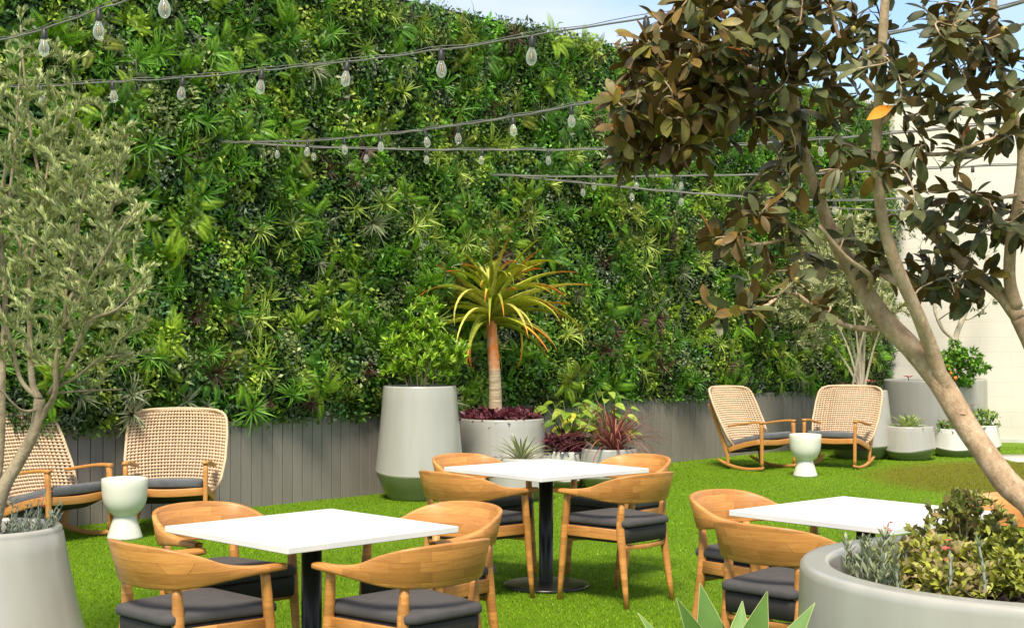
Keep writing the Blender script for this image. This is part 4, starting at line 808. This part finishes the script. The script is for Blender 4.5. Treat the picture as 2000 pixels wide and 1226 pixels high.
# bright shrub in the tall planter
def shrub(px_blobs, key, name, label, pal, L0=.05, L1=.085, per=14, wd=.34, stems=9, Hs=.5, spread=.5, upw=.6, r0=.005, cat='shrub'):
    X, Y, H = PL[key]; root = np.array([X, Y, H - .08]); L = []
    for i in range(stems):
        a = rng.uniform(0, 6.28); b = root + (.1 * math.cos(a), .1 * math.sin(a), 0); e = root + (.26 * math.cos(a), .26 * math.sin(a), Hs * rng.uniform(.6, 1)); L.append(limb([b, (b + e) / 2 + (0, 0, .05), e], .008, .003, 4))
    m = MB(); [m.add(*tube(p, r, 6, False)) for p, r in L]; tips = np.concatenate([blob(*b) for b in px_blobs]); tips = tips[tips[:, 2] > root[2] + .02]
    paths, tm = twigs(L, tips, r0, .0015, .3, .4, 6, 3, lowbias=.7); m.v += tm.v; m.f += [a + m.n for a in tm.f]; m.c += [np.ones_like(c) for c in tm.c]; m.n += tm.n
    lv, lf, _ = leaf(1, wd, .25, .2, 2, .5); mb = MB(); mb.add(*leaves_on(paths, per, .75, L0, L1, lv, lf, pal, spread, upw=upw)); t = empty(name, root, label=label, cat=cat); off = -Vector(root)
    m.build('stems', M['bark_olive'], t).location = off; mb.build('foliage', M['leaf'], t).location = off
Yt = 14.15
shrub([(815, 680, 62, 50, Yt, .33, 110), (835, 625, 38, 36, Yt, .2, 40), (790, 710, 46, 32, Yt, .33, 40), (865, 700, 48, 36, Yt, .25, 40), (830, 725, 60, 22, Yt, .33, 40), (895, 690, 18, 20, Yt - .1, .1, 9)], 'tall', 'citrus_shrub', 'bright green upright shrub growing out of the tall planter',
      [(.18, .35, .015), (.27, .45, .025), (.13, .27, .012), (.36, .52, .05)], .06, .095, 15, .34)
# tree aloe
def aloe():
    X, Y, H = PL['wide']; X = pp(967, Y); root = np.array([X, Y - .05, H - .09]); t = empty('tree_aloe', root, label='tree aloe with ringed orange trunk and long arching leaves in the wide planter', cat='tree')
    z = np.linspace(0, 1.10, 26); p = np.stack([-.03 * (z / 1.1) + .012 * np.sin(z * 4), 0 * z, z], 1); r = np.interp(z, [0, .08, .5, 1.1], [.095, .072, .062, .055]) * (1 + .03 * np.sin(z * 70)); m = MB(); m.add(*tube(p, r, 20)); m.build('trunk', M['bark_aloe'], t)
    cols = [(.46, .50, .04), (.58, .60, .07), (.34, .40, .04), (.66, .64, .14)]; n = 88; top = p[-1]
    lv = MB(); tipc = np.array((.70, .22, .03))
    for i in range(n):
        u = i / (n - 1); a0 = 80 - 78 * u ** .95 + rng.normal(0, 9); L_ = rng.uniform(.72, 1.08) * (.7 + .4 * math.sin(min(1, u * 1.5) * 1.57)); cv = rng.uniform(25, 105) if rng.random() < .78 else rng.uniform(90, 170)
        v, f, k = blade(L_, .066 * rng.uniform(.75, 1.1), a0, a0 - cv, 12, .35, .5); c = np.array(cols[rng.integers(4)]) * rng.uniform(.8, 1.2); q = np.clip((k - rng.uniform(.5, .95)) / .3, 0, 1)[:, None]; cc = c * (1 - q) + tipc * q
        v2 = v.copy(); v2[1::3, 2] -= .020 * (1 - k[1::3]) + .002; v2[1::3, 0] += 0.006 * (1 - k[1::3])
        ang = i * 2.39996 + rng.normal(0, .25); lv.add(v @ rotz(ang).T + top + (0, 0, .26 * (1 - u) - .02), f, cc); lv.add(v2 @ rotz(ang).T + top + (0, 0, .26 * (1 - u) - .022), f[:, ::-1], cc * .9)
    m = MB(); m.add(*tube([top + (0, 0, 0), top + (0, 0, .15), top + (0, 0, .30)], [.05, .045, .02], 10)); m.build('leaf_base', M['stem_green'], t)
    v, f, k = blade(.36, .030, 89, 86, 6, .4, .6); lv.add(v + top + (0, 0, .2), f, np.clip(np.array([(.25, .16, .04)]) + 0 * v, 0, 1)); lv.build('crown', M['leafmatte'], t)
aloe()
def cover(key, label, name, pal, n, L0, L1, hmax, wd=.4, rr=None, dz=.07, upw=.5, mat='leaf', hole=None):
    X, Y, H = PL[key]; r_ = rr or .4; a = rng.uniform(0, 6.28, n); q = r_ * np.sqrt(rng.random(n)); z = rng.random(n) ** .8 * hmax * (1 - .25 * (q / r_) ** 2); T = np.stack([q * np.cos(a), q * np.sin(a), z], 1)
    D = norm(rng.normal(0, .7, (n, 3)) + np.stack([np.cos(a) * .5 * q / r_, np.sin(a) * .5 * q / r_, np.full(n, upw)], 1)); pal = np.array(pal); col = pal[rng.integers(0, len(pal), n)] * rng.uniform(.75, 1.25, (n, 1)); lv, lf, _ = leaf(1, wd, .2, .25, 3, .5)
    mb = MB(); mb.add(*inst(lv, lf, frames(D, norm(rng.normal(0, .5, (n, 3)) + [0, -.2, .8]), rng.uniform(L0, L1, n)), T, None, col)); o = mb.build(name, M[mat]); o.location = (X, Y, H - dz); return tag(o, label, 'plant')
cover('wide', 'dark purple-red ground cover around the foot of the tree aloe', 'purple_plant', [(.10, .018, .028), (.16, .03, .045), (.06, .015, .02), (.20, .05, .07)], 1500, .05, .09, .15, .42, .40)
cover('purple', 'dark purple leafy plant in the smallest pale planter', 'purple_plant', [(.09, .02, .03), (.13, .03, .045), (.05, .015, .02)], 420, .06, .12, .24, .34, .19, upw=1.0)
# variegated spiky plant
plant('small', 'spider_plant', 'cream striped spiky plant in the small planter behind the middle table', [('foliage', rosette(34, .26, .38, .034, 86, 28, [(.10, .17, .05), (.16, .23, .08)], (10, 60), 7, None, (.62, .60, .34), .3), 'leafmatte')])
m = MB(); a = rng.uniform(0, 6.28, 36); q = rng.uniform(.05, .24, 36); pv, pf = box((-.5, -.5, -.35), (.5, .5, .35)); v, f, c = inst(pv, pf, frames(rand_dirs(36), None, rng.uniform(.02, .045, 36)), np.stack([q * np.cos(a), q * np.sin(a), np.full(36, .012)], 1)); m.add(v, f)
o = m.build('pebbles', M['pebble']); o.location = (PL['small'][0], PL['small'][1], PL['small'][2] - .07); tag(o, 'pale pebbles on the soil of the small planter', 'pebbles', kind='stuff')
# red cordyline, split so the drooping blades reach over the rim
plant('red', 'cordyline', 'red grassy cordyline with thin arching blades over its planter', [('foliage', rosette(130, .55, .74, .020, 88, 34, [(.24, .05, .05), (.34, .11, .09), (.15, .03, .03), (.38, .17, .13)], (30, 140), 9, None, (.30, .10, .08), .2), 'leafmatte')], dx=.05)
# large yellow-green leaves behind
def broad(loc, n, Ls, hs, pal, name, label, spread=.4, lean=0):
    t = empty(name, loc, label=label, cat='plant'); st = MB(); lf_ = MB(); pv, pf, _ = leaf(1, .62, .25, .45, 6, .42)
    for i in range(n):
        a = rng.uniform(0, 6.28); h = rng.uniform(*hs); r_ = spread * rng.uniform(.25, 1); e = np.array([r_ * math.cos(a) + lean, r_ * math.sin(a), h]); p = catmull([(0, 0, 0), (e[0] * .35, e[1] * .35, h * .65), e], 5); st.add(*tube(p, np.linspace(.008, .004, len(p)), 5, False))
        d = norm(np.array([math.cos(a), math.sin(a), rng.uniform(-.35, .2)])); v, f, c = inst(pv, pf, frames(d[None], norm(np.array([[.1, -.5, 1]])), np.array([rng.uniform(*Ls)])), e[None], None, np.array([pal[rng.integers(len(pal))]]) * rng.uniform(.8, 1.2)); lf_.add(v, f, c)
    st.build('stems', M['stem_green'], t); lf_.build('foliage', M['leaf'], t)
broad((pp(1112, 15.3), 15.3, .05), 44, (.11, .19), (.45, .84), [(.26, .36, .03), (.20, .32, .03), (.36, .42, .06), (.14, .24, .03), (.42, .42, .04)], 'broadleaf_plant', 'yellow-green broad leaved plant rising behind the smallest planter', .26)
broad((pp(1190, 15.25), 15.25, .05), 42, (.10, .17), (.5, .94), [(.22, .34, .04), (.16, .28, .04), (.34, .40, .08), (.26, .36, .05), (.12, .22, .03)], 'broadleaf_plant', 'broad leaved plant with reddish stems just left of the cordyline', .26, -.03)
# far right pots
plant('agave', 'agave', 'bright green pointed agave in the low planter with wavy base', [('foliage', rosette(46, .18, .34, .07, 86, 12, [(.26, .38, .08), (.20, .32, .06), (.34, .44, .14)], (0, 30), 6, None, (.46, .52, .24), .3, pk=1.0), 'leafmatte')])
def flowers(mb, pts, r=.02, col=(.6, .02, .03), n=6):
    v, f, _ = leaf(1, .7, .3, .3, 2, .6)
    for p in pts:
        d = norm(np.stack([np.cos(np.arange(n) / n * 6.28), np.sin(np.arange(n) / n * 6.28), np.full(n, .5)], 1) + rng.normal(0, .15, (n, 3))); mb.add(*inst(v, f, frames(d, [0, 0, 1.], r), np.repeat(np.asarray(p)[None], n, 0), None, np.repeat(np.array([col]), n, 0) * rng.uniform(.8, 1.2, (n, 1))))
def flower_plant(key, label, fl, rr, hmax, n=240, pal=((.08, .2, .02), (.16, .3, .04), (.05, .12, .02)), extra=None):
    o = cover(key, label, 'flowering_plant', pal, n, .05, .09, hmax, .45, rr, upw=.8); t = empty('flowering_plant', o.location, label=label, cat='plant'); del o['label'], o['category']; o.name = 'foliage'; o.parent = t; o.location = (0, 0, 0); mb = MB(); flowers(mb, fl, .035); mb.build('blossoms', M['petal'], t)
    if extra: extra(t)
flower_plant('flower', 'leafy plant with red flowers partly hidden by the leaning trunk', [(-.18, -.1, .17), (-.14, -.16, .11), (-.2, -.05, .12), (.0, -.1, .2)], .23, .16)
flower_plant('flare', 'small shrub with a red flower in the flared white planter', [(-.16, -.05, .34), (-.19, -.02, .30)], .2, .26, 260, ((.15, .26, .03), (.24, .36, .05), (.08, .15, .03)))
# pink blossoms beside the multi-stem tree and on the big planter
def stemflower(loc, h, col, label, name='flower', r=.05):
    t = empty(name, loc, label=label, cat='flower'); m = MB(); m.add(*tube(catmull([(0, 0, 0), (.01, 0, h * .5), (-.01, 0, h)], 4), .006, 6)); m.build('stem', M['stem_green'], t); mb = MB(); flowers(mb, [(-.01, 0, h), (.03, 0, h + .01), (-.04, 0, h + .012)], r, col, 5); mb.build('blossom', M['petal'], t)
stemflower((pp(1702, 18.45), 18.45, .78), .20, (.62, .20, .20), 'pink flower on a thin stem above the right rocking chair back')
stemflower((pp(1775, 19.9), 19.9, .87), .12, (.55, .02, .10), 'crimson flower at the rim of the big dark grey planter')

# ---------------------------------------------------------------- foreground agave
def front_agave():
    X, Y, H = PL['front']; b = np.array([X, Y, H - .06]); mb = MB(); tips = [P(1367, 1137, 3.12), P(1321, 1166, 2.98), P(1499, 1153, 3.05), P(1592, 1176, 3.2), P(1246, 1196, 3.2), P(1450, 1172, 3.3), P(1410, 1215, 2.9)]
    wd_ = [.112, .105, .112, .085, .06, .09, .10]
    for i in range(12): a = i * 2.4 + .4; tips.append(b + (.30 * math.cos(a), .30 * math.sin(a), rng.uniform(.02, .13))); wd_.append(.10)
    for t_, w_ in zip(tips, wd_):
        d = t_ - b; Ln = np.linalg.norm(d); v, f, u = blade(Ln, w_, 5, -7, 14, .6, .16, 1.0, .85); fr = frames(d[None], norm(np.array([[-d[0] * .6, -.75, .8]])))[0]
        c = np.array([(.095, .19, .035), (.12, .22, .05), (.08, .16, .03)][rng.integers(3)]); v = v @ fr.T; mb.add(v, f, c)
        for k in (0, 2): mb.add(*tube(v[k::3], np.linspace(.0016, .0007, 15), 4, False), (.42, .45, .20))
    o = mb.build('agave', M['agave_leaf']); o.location = b; tag(o, 'large grey-green agave with pale edged pointed leaves at the bottom edge', 'plant')
front_agave()

# ---------------------------------------------------------------- planting in the big right planter
def right_bed():
    X, Y, H = PL['right']; base = np.array([X, Y, H - .07])
    def bush(name, label, cx, cy, rx, ry, hz, n, pal, L0, L1, wd, per=12, mat='leaf', flowers_at=None, hpow=1.0):
        t = empty(name, base + (cx, cy, 0), label=label, cat='plant'); L = []
        for i in range(9):
            a = rng.uniform(0, 6.28); e = np.array([rx * .5 * math.cos(a), ry * .5 * math.sin(a), hz * rng.uniform(.5, .8)]); L.append(limb([(e[0] * .3, e[1] * .3, -.02), e * (.6, .6, .6), e], .005, .002, 4))
        tp = rng.normal(0, 1, (n, 3)); tp = norm(tp) * (rng.random((n, 1)) ** .4); tp = np.abs(tp * (0, 0, 1)) + tp * (1, 1, 0); tp = tp * (rx, ry, hz) + (0, 0, .03)
        m = MB(); [m.add(*tube(p, r, 5, False)) for p, r in L]; paths, tm = twigs(L, tp, .0022, .001, .3, .4, 5, 3, lowbias=.5); m.v += tm.v; m.f += [a + m.n for a in tm.f]; m.c += tm.c; m.n += tm.n; m.build('stems', M['bark_olive'], t)
        lv, lf, _ = leaf(1, wd, .28, .25, 3, .55); mb = MB(); mb.add(*leaves_on(paths, per, .8, L0, L1, lv, lf, pal, .75, upw=.3)); mb.build('foliage', M[mat], t)
        if flowers_at: fb = MB(); flowers(fb, flowers_at, .009, (.70, .13, .12), 6); fb.build('blossoms', M['petal'], t)
    g = [(.22, .25, .04), (.30, .32, .07), (.16, .18, .04), (.38, .39, .10), (.26, .18, .06)]
    bush('leafy_shrub', 'tallest olive-green shrub at the back of the right planter', -.16, .26, .18, .18, .22, 220, g, .022, .036, .5)
    bush('leafy_shrub', 'broad low yellow-olive shrub filling the middle of the right planter', -.36, -.08, .17, .30, .13, 280, [(.34, .36, .04), (.27, .22, .08), (.44, .46, .06), (.22, .21, .06), (.38, .30, .14)], .022, .036, .52, 13)
    bush('leafy_shrub', 'dense dark olive shrub at the right side of the right planter', -.02, -.06, .27, .42, .16, 460, [(.23, .26, .03), (.31, .33, .04), (.16, .18, .03), (.38, .40, .07)], .022, .034, .52, 13)
    # grey-blue upright succulents
    def spikes(name, label, spots, hz, pal, n=16, fl=False, Lf=.03):
        for (cx, cy, h) in spots:
            pass
        t = empty(name, base + (spots[0][0], spots[0][1], 0), label=label, cat='plant'); m = MB(); lf_ = MB(); pv, pf, _ = leaf(1, .28, .35, -.15, 3, .5); o0 = np.array([spots[0][0], spots[0][1], 0]); fp = []
        for (cx, cy, h) in spots:
            b = np.array([cx, cy, 0]) - o0; e = b + (rng.normal(0, .012), rng.normal(0, .012), h); p = catmull([b, (b + e) / 2 + rng.normal(0, .008, 3), e], 6); m.add(*tube(p, np.linspace(.0055, .003, len(p)), 6, False, .0)); k = int(n * h / .12)
            i = rng.integers(1, len(p), k); ang = rng.uniform(0, 6.28, k); D = norm(np.stack([np.cos(ang), np.sin(ang), rng.uniform(.5, 1.6, k)], 1)); col = np.array(pal)[rng.integers(0, len(pal), k)] * rng.uniform(.85, 1.15, (k, 1)); lf_.add(*inst(pv, pf, frames(D, -D * [1, 1, 0] + [0, 0, 1.], rng.uniform(.6, 1.1, k) * Lf), p[i], None, col)); fp.append(e)
        m.build('stems', M['greystem'], t); lf_.build('foliage', M['leafmatte'], t)
        if fl: fb = MB(); flowers(fb, [q + rng.normal(0, .01, 3) for q in fp for _ in range(5)], .0125, (.78, .16, .14), 6); fb.build('blossoms', M['petal'], t)
    gb = [(.30, .34, .19), (.38, .42, .27), (.20, .24, .13)]
    spikes('succulent', 'cluster of grey-blue upright succulents at the left of the right planter', [(-.50 + rng.normal(0, .035), .0 + rng.normal(0, .12), rng.uniform(.06, .15)) for _ in range(44)], .15, gb, 34, Lf=.038)
    spikes('succulent', 'tall grey stem with coral flowers in front of the yellow-olive shrub', [(-.385, -.33, .17)], .2, gb, 12, True)
    spikes('succulent', 'grey-blue stem with a drooping head right of the coral flowers', [(-.30, -.35, .19)], .2, gb, 18)
    spikes('succulent', 'grey stem with small coral buds above the grey-blue succulents', [(-.44, .12, .16)], .2, gb, 16, True)
    spikes('succulent', 'grey-blue spikes beside the tallest shrub near the leaning trunk', [(-.02 + rng.normal(0, .04), .22 + rng.normal(0, .05), rng.uniform(.13, .2)) for _ in range(8)], .2, gb, 18)
right_bed()
# planting at the foot of the olive
def left_bed():
    X, Y, H = PL['left']; pal = np.array([(.20, .24, .17), (.27, .31, .23), (.14, .17, .11)]); t = empty('lavender_plant', (X, Y, H - .07), label='grey-green plant with coral blossoms at the foot of the olive tree', cat='plant'); st = MB(); lb = MB(); pv, pf, _ = leaf(1, .22, .3, .1, 2, .5); fp = []
    for i in range(90):
        a = rng.uniform(0, 6.28); q = .27 * math.sqrt(rng.random()); b = np.array([q * math.cos(a), q * math.sin(a), 0]); e = b * 1.25 + (rng.normal(0, .02), rng.normal(0, .02), rng.uniform(.06, .16)); p = catmull([b, (b + e) / 2, e], 4); st.add(*tube(p, .0025, 4, False)); k = 16
        j = rng.integers(1, len(p), k); an = rng.uniform(0, 6.28, k); D = norm(np.stack([np.cos(an), np.sin(an), rng.uniform(.5, 2, k)], 1)); lb.add(*inst(pv, pf, frames(D, None, rng.uniform(.02, .038, k)), p[j], None, pal[rng.integers(0, 3, k)]))
    for e in [(.30, -.10, .26), (.27, -.12, .21)]: st.add(*tube(catmull([(.2, -.1, 0), (.26, -.1, .12), e], 4), .003, 4, False)); fp += [np.array(e) + rng.normal(0, .014, 3) for _ in range(5)]
    st.build('stems', M['greystem'], t); lb.build('foliage', M['leafmatte'], t); fb = MB(); flowers(fb, fp, .012, (.72, .10, .07), 6); fb.build('blossoms', M['petal'], t)
left_bed()
